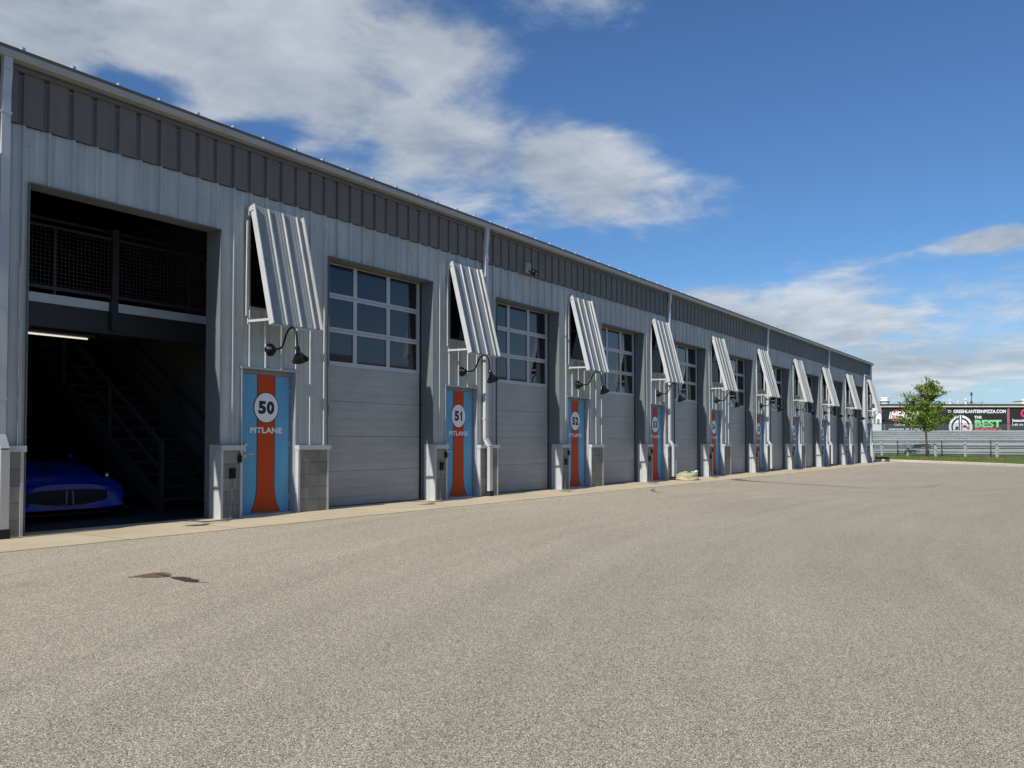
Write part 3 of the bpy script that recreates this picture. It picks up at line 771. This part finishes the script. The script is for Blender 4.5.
def rect(y, hw, z): return [(-hw,y,z),(hw,y,z)]
A0 = [(-.74,1.35,.86),(.74,1.35,.86),(.78,2.2,.88),(.74,3.7,.92),(-.74,3.7,.92),(-.78,2.2,.88)]
A1 = [(-.52,2.0,1.23),(.52,2.0,1.23),(.56,2.35,1.27),(.50,2.95,1.22),(-.50,2.95,1.22),(-.56,2.35,1.27)]
cab.add(A0+A1, [(i,(i+1)%6,6+(i+1)%6,6+i) for i in range(6)], 0, False); cab.build('windows', M['wglass'], car)
rf = MB(); rf.add([(x,y,z+.006) for x,y,z in A1]+[(x*.9,y,z+.03) for x,y,z in A1], [(i,(i+1)%6,6+(i+1)%6,6+i) for i in range(6)]+[(6,7,8,11),(8,9,10,11)]); rf.build('roof', paint, car)
def nose(x): return -.012+.085*(abs(x)/.80)**3.5
gr = MB(); xs = [-.74+1.48*i/24 for i in range(25)]
for xa, xb in zip(xs, xs[1:]):
    tz = lambda x: .455-.05*(abs(x)/.74)**3; bz = lambda x: .225+.10*(abs(x)/.74)**2
    gr.quad((xa,nose(xa)-.022,bz(xa)),(xb,nose(xb)-.022,bz(xb)),(xb,nose(xb)-.022,tz(xb)),(xa,nose(xa)-.022,tz(xa)))
gr.build('grille', M['rubber'], car)
for x in (-.055,.055):
    g2 = MB(); g2.bar((x,-.045,.235),(x*.8,-.04,.44),.02,.02); g2.build('grille_strut', M['frame'], car)
g3 = MB(); xs = [-.95+1.9*i/24 for i in range(25)]
for xa, xb in zip(xs, xs[1:]):
    f0 = lambda x: nose(x*.78)-.06
    g3.add([(xa,f0(xa),.085),(xb,f0(xb),.085),(xb,.5,.085),(xa,.5,.085),(xa,f0(xa),.115),(xb,f0(xb),.115),(xb,.5,.115),(xa,.5,.115)], [(0,1,5,4),(4,5,6,7),(0,3,2,1)])
g3.build('splitter', M['black'], car)
for s in (-1,1):
    q = MB(); q.bar((s*.64,-.02,.41),(s*.97,.02,.13),.014,.014); q.build('splitter_strut', M['steel'], car)
    q = MB(); q.add([(s*.62,.17,.640),(s*.84,.22,.600),(s*.93,.62,.735),(s*.82,.66,.80),(s*.66,.42,.725)], [(0,1,2,3,4)]); hl = q.build('headlight', M['wglass'], car)
    q = MB(); q.lathe([(0,.02),(.04,.015),(.045,0)], (s*.76,.24,.655), (0,-.8,.5), 14); q.build('lamp_lens', M['steel'], hl)
    for t in (.95, 3.5):
        w_ = MB(); w_.lathe([(.20,.02),(.31,.03),(.335,.0),(.335,-.22),(.31,-.25),(.2,-.24)], (s*.97,t,.335), (s,0,0), 32); wo = w_.build('wheel', M['rubber'], car)
        w_ = MB(); w_.lathe([(.0,.0),(.05,.01),(.06,-.01),(.19,-.0),(.205,.022),(.21,.0)], (s*.97,t,.335), (s,0,0), 32); w_.build('rim', M['frame'], wo)
    q = MB(); q.lathe([(0,-.05),(.045,-.04),(.055,.02),(.045,.03),(0,.03)], (s*.99,1.70,.93), (0,1,.1), 12); q.build('mirror', paint, car)
q = MB(); q.add([(-.16,.60,.770),(.16,.60,.770),(.13,.70,.795),(-.13,.70,.795)], [(0,1,2,3)]); q.build('hood_vent', M['rubber'], car)

# ------------------------------------------------------------------ beyond the lot
B = 0.5968392; FW = Vector((math.cos(B), math.sin(B), 0)); RT = Vector((math.sin(B), -math.cos(B), 0)); C0 = Vector((0,-10.59,0))
def far(px, depth): return C0+FW*depth+RT*((px-512)/851*depth)
galv2 = simple('weathered_guardrail', (.40,.43,.44), .5, .3, .14, .8, (.3,1,1)); post2 = simple('guardrail_post', (.47,.48,.46), .55, .1, .12, 4)
def wbeam(mb, xa, xb, z0, y, h=.31, d=.08):
    p = [(0,0),(-.02,.02),(-d,.055),(-d,.105),(-.015,.135),(-.015,.175),(-d,.205),(-d,.255),(-.02,.29),(0,.31)]
    k = h/.31
    mb.prof_x([(y+a,z0+b_*k) for a,b_ in p], xa, xb, 0, False)
gr = thing('guardrail', 'low two-rail galvanised guardrail with pale posts along the edge of the grass', 'guardrail', (66.4,2.0,.2), math.atan2(-.885,-.466))
q = MB()
for z in (.14,.55):
    x = -12.88
    while x < 28: wbeam(q, x, x+4.294, z, .0); q.box(x-.01,x+.01,-.085,.0,z+.05,z+.26); x += 4.294
q.build('rail', galv2, gr)
pm = MB(); pm.box(-.055,.055,-.23,-.085,-.15,.99); pm.box(-.07,.07,-.10,-.075,.5,.95); pm = pm.mesh('post', post2)
for k in range(-6, 14): inst('post', pm, gr, (k*2.147+.16,0,0))
wfm = simple('black_fence_coating', (.03,.032,.033), .5, 0, .1, 5)
wf_ = thing('wire_fence', 'thin black wire fence running in front of the guardrail', 'fence', tuple(Vector((66.4,2,.2))-Vector((.885,-.466,0))*.45), math.atan2(-.885,-.466))
q = MB(); q.box(-13,28,-.02,.02,1.0,1.035); q.box(-13,28,-.008,.008,.06,.075); q.build('top_rail', wfm, wf_)
pm = MB(); pm.tube([(0,0,-.2),(0,0,1.05)], .032, 8); pm.lathe([(.04,1.05),(.035,1.08),(0,1.09)], (0,0,0), (0,0,1), 8); pm = pm.mesh('post', wfm)
for k in range(-4, 8): inst('post', pm, wf_, (1.68+k*3.42,0,0))
q = MB()
for k in range(0, 41*8):
    x = -13+k/8; q.bar((x,0,.06),(x+.5,0,1.0),.004,.004); q.bar((x+.5,0,.06),(x,0,1.0),.004,.004)
q.build('wire', wfm, wf_)
# tall guardrail stack across the track
tb = thing('barrier_wall', 'tall stack of five galvanised rails beyond the low guardrail', 'barrier', tuple(far(872,74)), B-math.pi/2)
q = MB()
for i in range(5):
    x = -14.
    while x < 40: wbeam(q, x, x+3.99, .42+i*.362, random.uniform(-.012,.012), .35, .085); x += 4.0
q.build('rail', galv2, tb)
pm = MB(); pm.box(-.06,.06,.0,.16,-.1,2.22); pm = pm.mesh('post', post2)
for k in range(-7, 20): inst('post', pm, tb, (k*2.0+.3,0.02,0))
# mesh debris fence above
scr, nt, b = newmat('fence_netting'); b.inputs['Base Color'].default_value = (.10,.13,.12,1); b.inputs['Roughness'].default_value = .9
tr = nt.nodes.new('ShaderNodeBsdfTransparent'); mx = nt.nodes.new('ShaderNodeMixShader')
nt.links.new(ramp(nt, noise(nt, coords(nt), 3, 3), .3, .7, .25, .45), mx.inputs[0]); nt.links.new(tr.outputs[0], mx.inputs[1]); nt.links.new(b.outputs[0], mx.inputs[2])
nt.links.new(mx.outputs[0], nt.nodes['Material Output'].inputs[0])
df = thing('netting_fence', 'dark see-through netting fence on posts behind the tall barrier', 'fence', tuple(far(872,80)), B-math.pi/2)
q = MB(); q.quad((-15,0,1.2),(45,0,1.2),(45,0,2.95),(-15,0,2.95)); q.build('netting', scr, df)
q = MB(); q.tube([(0,0,-.1),(0,0,2.97)], .03, 8); pm = q.mesh('post', galv2)
for k in range(-3, 10): inst('post', pm, df, (k*4.6+1.2,.05,0))
q = MB(); q.box(-15,45,-.012,.012,2.94,2.97); q.build('top_wire', wfm, df)

# long building carrying advertising banners
U = .1175
def Z(y): return 1.104+(443.3-y)*U
def LX(px): return (px-881)*U
bb = thing('banner_building', 'long flat-roofed building behind the track barrier covered in black advertising banners', 'building', tuple(far(881,100)), B-math.pi/2)
wallw = simple('white_siding', (.72,.73,.74), .6, 0, .06, .6); roofd = simple('dark_roof_edge', (.05,.045,.042), .6, 0, .2, 1)
pal = simple('cream_fascia', (.55,.50,.44), .6, 0, .08, 1)
q = MB(); q.box(-22,45,0,14,0,Z(405.6)); 
for k in range(60): q.box(-22+k*.38,-22+k*.38+.06,-.03,0,0,Z(406)) if -22+k*.38 < -.3 else None
q.build('wall', wallw, bb)
q = MB(); q.box(-22.4,45.4,-.35,14.3,Z(405.6),Z(404.1)); q.build('roof', roofd, bb)
q = MB(); q.box(-.3,45.2,-.32,-.0,Z(407.2),Z(406.0)); q.build('fascia', pal, bb)
q = MB(); q.box(LX(873.5),LX(875.5),-.06,0,Z(423),Z(411)); q.box(LX(877),LX(879.4),-.06,0,Z(424),Z(419)); q.box(LX(871),LX(873),-.06,0,Z(419),Z(416)); q.build('door', M['frame'], bb)
def vent(px0, px1, y0, y1, kind):
    q = MB(); u3 = 103/851; lx = lambda p: (p-512)*u3-(881-512)/851*100; c_ = ((lx(px0)+lx(px1))/2, 3., 0); r = (lx(px1)-lx(px0))/2; zb, zt = Z(404.1)-.02, 1.104+(443.3-y0)*u3; h = zt-zb
    if kind == 'drum': q.lathe([(r*.86,zb),(r*.86,zb+h*.5),(r*1.0,zb+h*.5),(r*1.0,zb+h*.68),(r*.8,zb+h*.70),(r*.8,zb+h*.82),(r*.95,zb+h*.84),(r*.85,zt),(0,zt+.05)], c_, (0,0,1), 24)
    elif kind == 'cone': q.lathe([(r,zb),(r*.9,zb+h*.18),(r*.42,zb+h*.3),(r*.36,zb+h*.72),(r*.55,zb+h*.74),(r*.5,zt),(0,zt)], c_, (0,0,1), 16)
    else: q.box(c_[0]-r,c_[0]+r,2.,4.,zb,zb+h*.62); q.box(c_[0]-r*1.08,c_[0]+r*1.08,1.9,4.1,zb+h*.7,zt); q.box(c_[0]-r*.8,c_[0]+r*.8,2.2,3.8,zb+h*.62,zb+h*.7)
    q.build('roof_vent', M['white'], bb)
vent(880,890,397.5,404,'drum'); vent(948.7,952,399.6,404,'cone'); vent(957,959.5,401,404,'cone'); vent(964,968,398.6,404,'cone'); vent(1017.5,1034,399.3,404,'box')
bk = simple('black_banner', (.022,.020,.021), .5, 0, .15, .8)
red = simple('banner_red', (.62,.06,.10), .5, 0, .06, 2); grn = simple('banner_green', (.24,.62,.28), .5, 0, .06, 2)
def banner(px0, px1, label):
    t = thing('banner', label, 'banner', tuple(far(px0,100)-FW*.05), B-math.pi/2)
    q = MB(); q.box(0,(px1-px0)*U,-.03,.04,Z(436),Z(407.3)); q.build('panel', bk, t); t['px0'] = 0; del t['px0']
    return t
def put(t, px0, me, pa, pb, ya, yb, d=-.036, name='lettering'):
    return inst(name, me, t, (((pa+pb)/2-px0)*U, d, (Z(ya)+Z(yb))/2))
t = banner(881.6, 944, 'black banner left of and behind the young tree with slanted white lettering')
q = MB(); q.add([(-.42,0,-.62),(.22,0,-.62),(.42,0,.62),(-.22,0,.62)], [(0,1,2,3)]); put(t, 881.6, q.mesh('red_slash', red), 893, 898, 410, 421, -.034, 'red_slash')
put(t, 881.6, text_mesh('iMERCANI', .90, M['white'], .03, 4.2, 'lettering', .25), 888.5, 924.5, 411.3, 419)
put(t, 881.6, text_mesh('CUSTOM', .24, M['white'], .02, 1.25, 'lettering'), 894, 904.6, 423.7, 425.7)
q = MB(); x = 0
while x < 2.2: w_ = random.uniform(.07,.13); q.quad((x,0,random.uniform(-.1,-.06)),(x+w_,0,-.1),(x+w_,0,random.uniform(.05,.11)),(x,0,.1)); x += w_+(.06 if random.random() < .8 else .2)
put(t, 881.6, q.mesh('small_print', M['white']), 906, 906, 423.7, 425.7, -.036, 'small_print')
q = MB(); x = 0
while x < 4.6: w_ = random.uniform(.06,.13); q.quad((x,0,random.uniform(-.1,-.06)),(x+w_,0,-.1),(x+w_,0,random.uniform(.05,.11)),(x,0,.1)); x += w_+(.06 if random.random() < .85 else .22)
put(t, 881.6, q.mesh('small_print', M['white']), 888.5, 888.5, 428.2, 430.2, -.036, 'small_print')
t = banner(944.2, 1007.2, 'black pizza banner with round white emblem, green BEST and white web address')
put(t, 944.2, text_mesh('GREENLANTERNPIZZA.COM', .40, M['white'], .035, 6.15), 953, 1006, 409.6, 413.2)
put(t, 944.2, text_mesh('THE', .33, M['white'], .035, .85), 974.3, 981.3, 415.8, 418.8)
put(t, 944.2, text_mesh('BEST', .92, grn, .045, 3.15), 974.5, 1001.3, 419.8, 427.7)
put(t, 944.2, text_mesh('PIZZA', .92, red, .045, 3.5), 974.3, 1004, 428.3, 436)
q = MB(); q.quad((-.18,0,-.14),(.18,0,-.14),(.18,0,.10),(-.18,0,.10)); q.quad((-.18,0,.10),(-.02,0,.10),(-.05,0,.17),(-.16,0,.17)); q.quad((-.14,-.002,-.10),(.14,-.002,-.10),(.14,-.002,.06),(-.14,-.002,.06), 1)
put(t, 944.2, q.mesh('folder_icon', [M['white'], bk]), 947, 952, 409.6, 413, -.036, 'folder_icon')
rr = 11.8*U
e = put(t, 944.2, disc(rr,0,M['white'],'emblem'), 960.4, 960.4, 427, 427, -.034, 'emblem')
q = MB()
def arcband(r0, r1, a0, a1, y, mat):
    n_ = 24
    for i in range(n_):
        a = a0+(a1-a0)*i/n_; b2 = a0+(a1-a0)*(i+1)/n_
        q.quad((r0*math.cos(a),y,r0*math.sin(a)),(r0*math.cos(b2),y,r0*math.sin(b2)),(r1*math.cos(b2),y,r1*math.sin(b2)),(r1*math.cos(a),y,r1*math.sin(a)),mat)
arcband(rr*.66, rr*.80, R(98), R(262), -.003, 0); arcband(rr*.66, rr*.80, R(15), R(82), -.003, 0)
q.box(-rr*.17,-rr*.07,-.005,-.003,-rr,rr*.98,0); q.box(rr*.05,rr*.13,-.005,-.003,-rr,rr*.98,0)
q.quad((-rr*.5,-.004,-rr*.25),(-rr*.2,-.004,-rr*.25),(-rr*.2,-.004,rr*.05),(-rr*.42,-.004,rr*.05),0)
q.quad((rr*.2,-.004,-rr*.05),(rr*.62,-.004,-rr*.05),(rr*.42,-.004,rr*.15),(rr*.2,-.004,rr*.15),0)
q.quad((rr*.45,-.006,-rr*.15),(rr*.75,-.006,-rr*.28),(rr*.75,-.006,rr*.1),(rr*.72,-.006,rr*.12),1)
inst('emblem_mark', q.mesh('emblem_mark', [M['ink'], red]), e, (0,0,0))
t = banner(1009.4, 1062, 'black banner at the right edge with red initial and two lines of white script')
put(t, 1009.4, text_mesh('C', 1.0, red, .04), 1021.5, 1027, 409.5, 417); put(t, 1009.4, text_mesh('beautiful', .36, M['white'], .03, 2.1), 1012.3, 1030, 418.8, 421.8)
put(t, 1009.4, text_mesh('Let us show', .34, M['white'], .03, 2.6), 1012, 1034, 422.8, 425.5)
ps = thing('banner_post', 'narrow dull red vertical strip between the two right-hand banners', 'post', tuple(far(1007.2,100)-FW*.08), B-math.pi/2)
q = MB(); q.box(.02,.24,-.05,.0,0,Z(407.3)); q.build('strip', simple('faded_red', (.42,.10,.13), .6, 0, .12, 1), ps)

# the garage row across the lot, mirrored in the door glazing
ob = thing('opposite_garages', 'grey garage row across the lot, mirrored dark in the door glazing', 'building', (25,-25,0), math.pi)
q = MB(); q.box(-42,42,0,12,0,5.6); q.build('wall', M['galv'], ob)
q = MB(); q.add([(-42.5,-.4,5.6),(42.5,-.4,5.6),(42.5,6,7.0),(-42.5,6,7.0),(42.5,12.4,5.6),(-42.5,12.4,5.6)], [(0,1,2,3),(3,2,4,5),(0,3,5),(1,4,2),(0,5,4,1)]); q.build('roof', M['char'], ob)
dm = MB(); dm.box(-1.4,1.4,-.05,0,0,4.1); dm = dm.mesh('garage_door', M['panel'])
fm = MB(); [fm.box(-1.5+i*2.9,-1.4+i*2.9,-.08,0,0,4.1) for i in (0,1)]; fm.box(-1.5,1.5,-.08,0,4.1,4.2); fm = fm.mesh('door_frame', M['ltrim'])
for k in range(17): inst('door_frame', fm, inst('garage_door', dm, ob, (-38.4+k*4.8,0,0)))

# mast and bare trees far behind
q = MB(); hh = 1.1+51.3*125/851
q.tube([(0,0,0),(0,0,hh)], [.09,.05], 8); q.box(-.28,.28,-.12,.12,hh-.5,hh-.1); q.box(-.2,.2,-.12,.12,hh-1.6,hh-1.3)
tag(q.build('antenna_mast', wfm, None, tuple(far(972,125))), 'thin dark antenna mast rising behind the banner building roof', 'mast')
def bare_tree(px, depth, top, label, seed):
    rnd = random.Random(seed)
    t = thing('bare_tree', label, 'tree', tuple(far(px,depth)), rnd.uniform(0,6), 'leafless trees behind the banner building')
    h = 1.1+(443.3-top)*depth/851
    q = MB(); q.tube([(0,0,0),(.1,0,h*.35),(.0,.1,h*.7)], [.22,.15,.06], 7); q.build('trunk', M['bark'], t)
    q = MB()
    def grow(p, d, l, r, lev):
        e_ = p+d*l; q.tube([p,(p+e_)/2+Vector((rnd.uniform(-.05,.05)*l,rnd.uniform(-.05,.05)*l,0)),e_], [r,r*.8,r*.55], 4, 0, False)
        if lev == 0: return
        for k in range(3):
            dd = (d+Vector((rnd.gauss(0,.5),rnd.gauss(0,.5),rnd.uniform(-.1,.5)))).normalized(); grow(p+d*l*rnd.uniform(.5,1), dd, l*rnd.uniform(.55,.8), r*.6, lev-1)
    for k in range(7):
        a = k*.9; grow(Vector((0,0,h*rnd.uniform(.35,.65))), Vector((math.cos(a)*.6,math.sin(a)*.6,.8)).normalized(), h*.2, .06, 3)
    q.build('twigs', M['twig'], t)
bare_tree(953,140,399,'sparse bare tree behind the banner building, left of the two chimneys',1)
bare_tree(963,150,398,'bare twiggy tree behind the banner building, between the chimneys and the mast',2)
bare_tree(981,150,401,'faint low bare tree behind the banner building, right of the mast',3)
bare_tree(936,145,403,'bare tree top hidden mostly behind the young green tree',4)

# young leafy tree on the bank
def young_tree(loc, H_):
    rnd = random.Random(11)
    t = thing('young_tree', 'young leafy green tree with thin trunk on the grass before the guardrail', 'tree', loc)
    tk = MB(); tp = [(0,0,-.2),(.02,.0,.8),(-.02,.03,1.8),(.03,.0,3.0),(.08,-.04,4.2),(.06,0,5.1)]
    tk.tube(tp, [.085,.07,.06,.045,.028,.012], 8)
    lf = MB()
    def leaf(p, s):
        n_ = Vector((rnd.gauss(0,1),rnd.gauss(0,1),rnd.gauss(.5,.8))).normalized(); a_ = n_.orthogonal().normalized(); a_.rotate(Matrix.Rotation(rnd.uniform(0,6.28),3,n_)); c_ = n_.cross(a_)
        lf.add([p-a_*s, p-c_*s*.42-a_*.1*s, p+a_*s, p+c_*s*.42-a_*.1*s], [(0,1,2,3)])
    def branch(p0, d, l, r, droop=0):
        pts = []; p = Vector(p0); dd = Vector(d).normalized(); nseg = 6
        for i in range(nseg+1):
            pts.append(p.copy()); dd = (dd+Vector((rnd.gauss(0,.12),rnd.gauss(0,.12),.06-droop))).normalized(); p = p+dd*l/nseg
        tk.tube(pts, [r*(1-.85*i/nseg) for i in range(nseg+1)], 5, 0, False)
        for i in range(1, nseg+1):
            for s in range(int(5+l*7)):
                q_ = pts[i].lerp(pts[i-1], rnd.random()); sp_ = .11+.07*rnd.random()
                leaf(q_+Vector((rnd.gauss(0,sp_),rnd.gauss(0,sp_),rnd.gauss(0,.06))), rnd.uniform(.06,.12))
        return pts
    # right = RT direction in the picture; explicit main limbs give the lopsided outline
    for i in range(22):
        h = 1.75+2.9*(i/22)**1.05; a = i*2.4+rnd.uniform(-.4,.4)
        env = 1.95*(1-((h-2.5)/3.1)**2) if h > 2.5 else 1.75
        l = max(.35, env*rnd.uniform(.45,1.12)); up = .15+.5*(h-1.7)/3
        pts = branch((.03,0,h), (math.cos(a),math.sin(a),up), l, .022+.012*l)
        for k in range(2):
            j = rnd.randint(2,5); dv_ = (pts[j]-pts[j-1]).normalized()
            branch(pts[j], dv_+Vector((rnd.gauss(0,.7),rnd.gauss(0,.7),rnd.gauss(.15,.3))), l*.4, .012)
    r_ = RT; f_ = FW
    for (h, s, up, l) in ((4.2,1,.55,1.4),(3.75,1,.22,1.6),(3.6,-1,.28,1.7),(3.1,-1,.20,1.85),(4.1,-1,.5,1.1),(4.7,.15,1.6,.75),(2.3,1,.0,1.7),(2.2,-1,.02,1.5)):
        branch((.05,0,h), tuple(r_*s+f_*rnd.uniform(-.3,.3)+Vector((0,0,up))), l, .03)
    for k in range(700):     # inner mass
        a = rnd.uniform(0,6.28); q_ = rnd.random()**.6; h = rnd.gauss(2.6,.45)
        if 1.7 < h < 4.4: leaf(Vector((math.cos(a)*q_*1.15,math.sin(a)*q_*1.15,h)), rnd.uniform(.05,.10))
    tk.build('trunk', M['bark'], t); lf.build('crown', M['leaf'], t)
young_tree((63.31,-1.43,.18), 5.5)

# ------------------------------------------------------------------ sky, sun, camera
SUN_EL, SUN_AZ = R(36.3), math.pi+R(3.4)          # direction TO the sun, azimuth from +x
to_sun = Vector((math.cos(SUN_EL)*math.cos(SUN_AZ), math.cos(SUN_EL)*math.sin(SUN_AZ), math.sin(SUN_EL)))
W = bpy.data.worlds.new('World'); scene.world = W; W.use_nodes = True
nt = W.node_tree; bg = nt.nodes['Background']
sky = nt.nodes.new('ShaderNodeTexSky'); sky.sky_type = 'NISHITA'; sky.sun_disc = False
sky.sun_elevation = SUN_EL; sky.sun_rotation = (math.pi/2-SUN_AZ) % (2*math.pi)
sky.altitude = 200; sky.air_density = 1.0; sky.dust_density = .3; sky.ozone_density = 2.5
tc = nt.nodes.new('ShaderNodeTexCoord'); vec = tc.outputs['Generated']
sp = nt.nodes.new('ShaderNodeSeparateXYZ'); nt.links.new(vec, sp.inputs[0])
dz = mth(nt, 'MAXIMUM', sp.outputs[2], 0.)
inv = mth(nt, 'DIVIDE', 1., mth(nt, 'ADD', dz, .10))
cp = nt.nodes.new('ShaderNodeCombineXYZ'); nt.links.new(mth(nt, 'MULTIPLY', sp.outputs[0], inv), cp.inputs[0]); nt.links.new(mth(nt, 'MULTIPLY', sp.outputs[1], inv), cp.inputs[1])
az = mth(nt, 'MULTIPLY', mth(nt, 'ARCTAN2', sp.outputs[1], sp.outputs[0]), 57.2958)
el = mth(nt, 'MULTIPLY', mth(nt, 'ARCSINE', sp.outputs[2]), 57.2958)
def nz(scale, det, rough, off, dist=0.):
    mp = nt.nodes.new('ShaderNodeMapping'); mp.inputs['Location'].default_value = off; nt.links.new(cp.outputs[0], mp.inputs[0])
    n = N(nt, 'ShaderNodeTexNoise', Scale=scale, Detail=det, Roughness=rough, Distortion=dist); nt.links.new(mp.outputs[0], n.inputs['Vector']); return n.outputs[0]
n1 = nz(1.15, 8, .58, (3.1,1.7,0), .25); n2 = nz(4.2, 6, .6, (9.,2.,4.), .2); n3 = nz(1.7, 5, .55, (1.3,7.7,2.))
def blob(a0, e0, ra, re, slope=0., pw=1.):
    da = mth(nt, 'DIVIDE', mth(nt, 'SUBTRACT', az, a0), ra)
    de_ = mth(nt, 'DIVIDE', mth(nt, 'SUBTRACT', mth(nt, 'SUBTRACT', el, e0), mth(nt, 'MULTIPLY', mth(nt, 'SUBTRACT', az, a0), slope)), re)
    q = mth(nt, 'SQRT', mth(nt, 'ADD', mth(nt, 'MULTIPLY', da, da), mth(nt, 'MULTIPLY', de_, de_)))
    return mth(nt, 'SUBTRACT', 1., q)
mask = None
BL = [(50,23,19,10,0.),(40,20,12,7.5,.2),(30,17.5,9.5,5.,.25),(66,22,12,8,0),(52,31,28,10,0),(39.5,24,8,7,0.),        # great left cloud
      (15.5,8.3,14,3.0,.0),(7,4.6,19,2.5,0.),(4,1.6,22,1.2,0),(4.0,11.7,3.8,.8,0)]       # bank low on the right and a small one above it
for bdef in BL:
    q = blob(*bdef); mask = q if mask is None else mth(nt, 'MAXIMUM', mask, q)
# unseen overhead cloud added as neutral facade fill; scattered cloud behind the camera
fill_cloud = ramp(nt, el, 36., 60., -1., .35)
mask = mth(nt, 'MAXIMUM', mask, fill_cloud)
back = ramp(nt, mth(nt, 'MULTIPLY', sp.outputs[1], -1.), .0, .5, -1., -.35)
mask = mth(nt, 'MAXIMUM', mask, back)
mask = mth(nt, 'MAXIMUM', mask, -1.)
gapm = mth(nt, 'MAXIMUM', blob(58.2,20.6,5.5,2.0,-.12), blob(51.5,19.3,4.5,1.6,-.2))
mask = mth(nt, 'SUBTRACT', mask, mth(nt, 'MULTIPLY', mth(nt, 'MAXIMUM', gapm, 0.), 1.1))
den = mth(nt, 'ADD', mth(nt, 'MULTIPLY', mth(nt, 'SUBTRACT', n1, .5), 2.3), mth(nt, 'MULTIPLY', mth(nt, 'SUBTRACT', n2, .5), 1.6))
den = mth(nt, 'ADD', den, mth(nt, 'MULTIPLY', mask, 1.22))
alpha = nt.nodes.new('ShaderNodeMapRange'); alpha.interpolation_type = 'SMOOTHSTEP'
for i, v in ((1,-.05),(2,.85),(3,0.),(4,.84)): alpha.inputs[i].default_value = v
nt.links.new(den, alpha.inputs[0])
shade = ramp(nt, mth(nt, 'ADD', mth(nt, 'MULTIPLY', n3, .6), mth(nt, 'MULTIPLY', n2, .55)), .42, .74, 0., 1.)
SS = .125
bright = (.70/SS,.735/SS,.77/SS,1); grey = (.36/SS,.415/SS,.485/SS,1)
ccol = mixc(nt, shade, grey, bright)
skyc = mixc(nt, 1., sky.outputs[0], (.44,.64,.84,1), 'MULTIPLY')
skyc = mixc(nt, ramp(nt, el, 0., 11., .62, 0.), skyc, (.50/SS,.63/SS,.76/SS,1))
nt.links.new(mixc(nt, alpha.outputs[0], skyc, ccol), bg.inputs[0]); bg.inputs[1].default_value = SS

sl = bpy.data.lights.new('sun', 'SUN'); sl.energy = 5.0; sl.angle = R(.53); sl.color = (1,.95,.87)
so_ = bpy.data.objects.new('sun', sl); COL.objects.link(so_); so_.rotation_euler = to_sun.to_track_quat('Z','Y').to_euler(); so_.location = (-20,-12,25)

cam = bpy.data.cameras.new('camera'); co = bpy.data.objects.new('camera', cam); COL.objects.link(co)
cam.sensor_width = 36; cam.lens = 851/1024*36; cam.shift_y = 34.8/1024; cam.clip_end = 6000; cam.clip_start = .05
co.location = (0,-10.59,1.104); co.rotation_euler = (R(90+1.65), 0, B-math.pi/2)
scene.camera = co
scene.view_settings.view_transform = 'Standard'; scene.view_settings.look = 'None'; scene.view_settings.exposure = 0
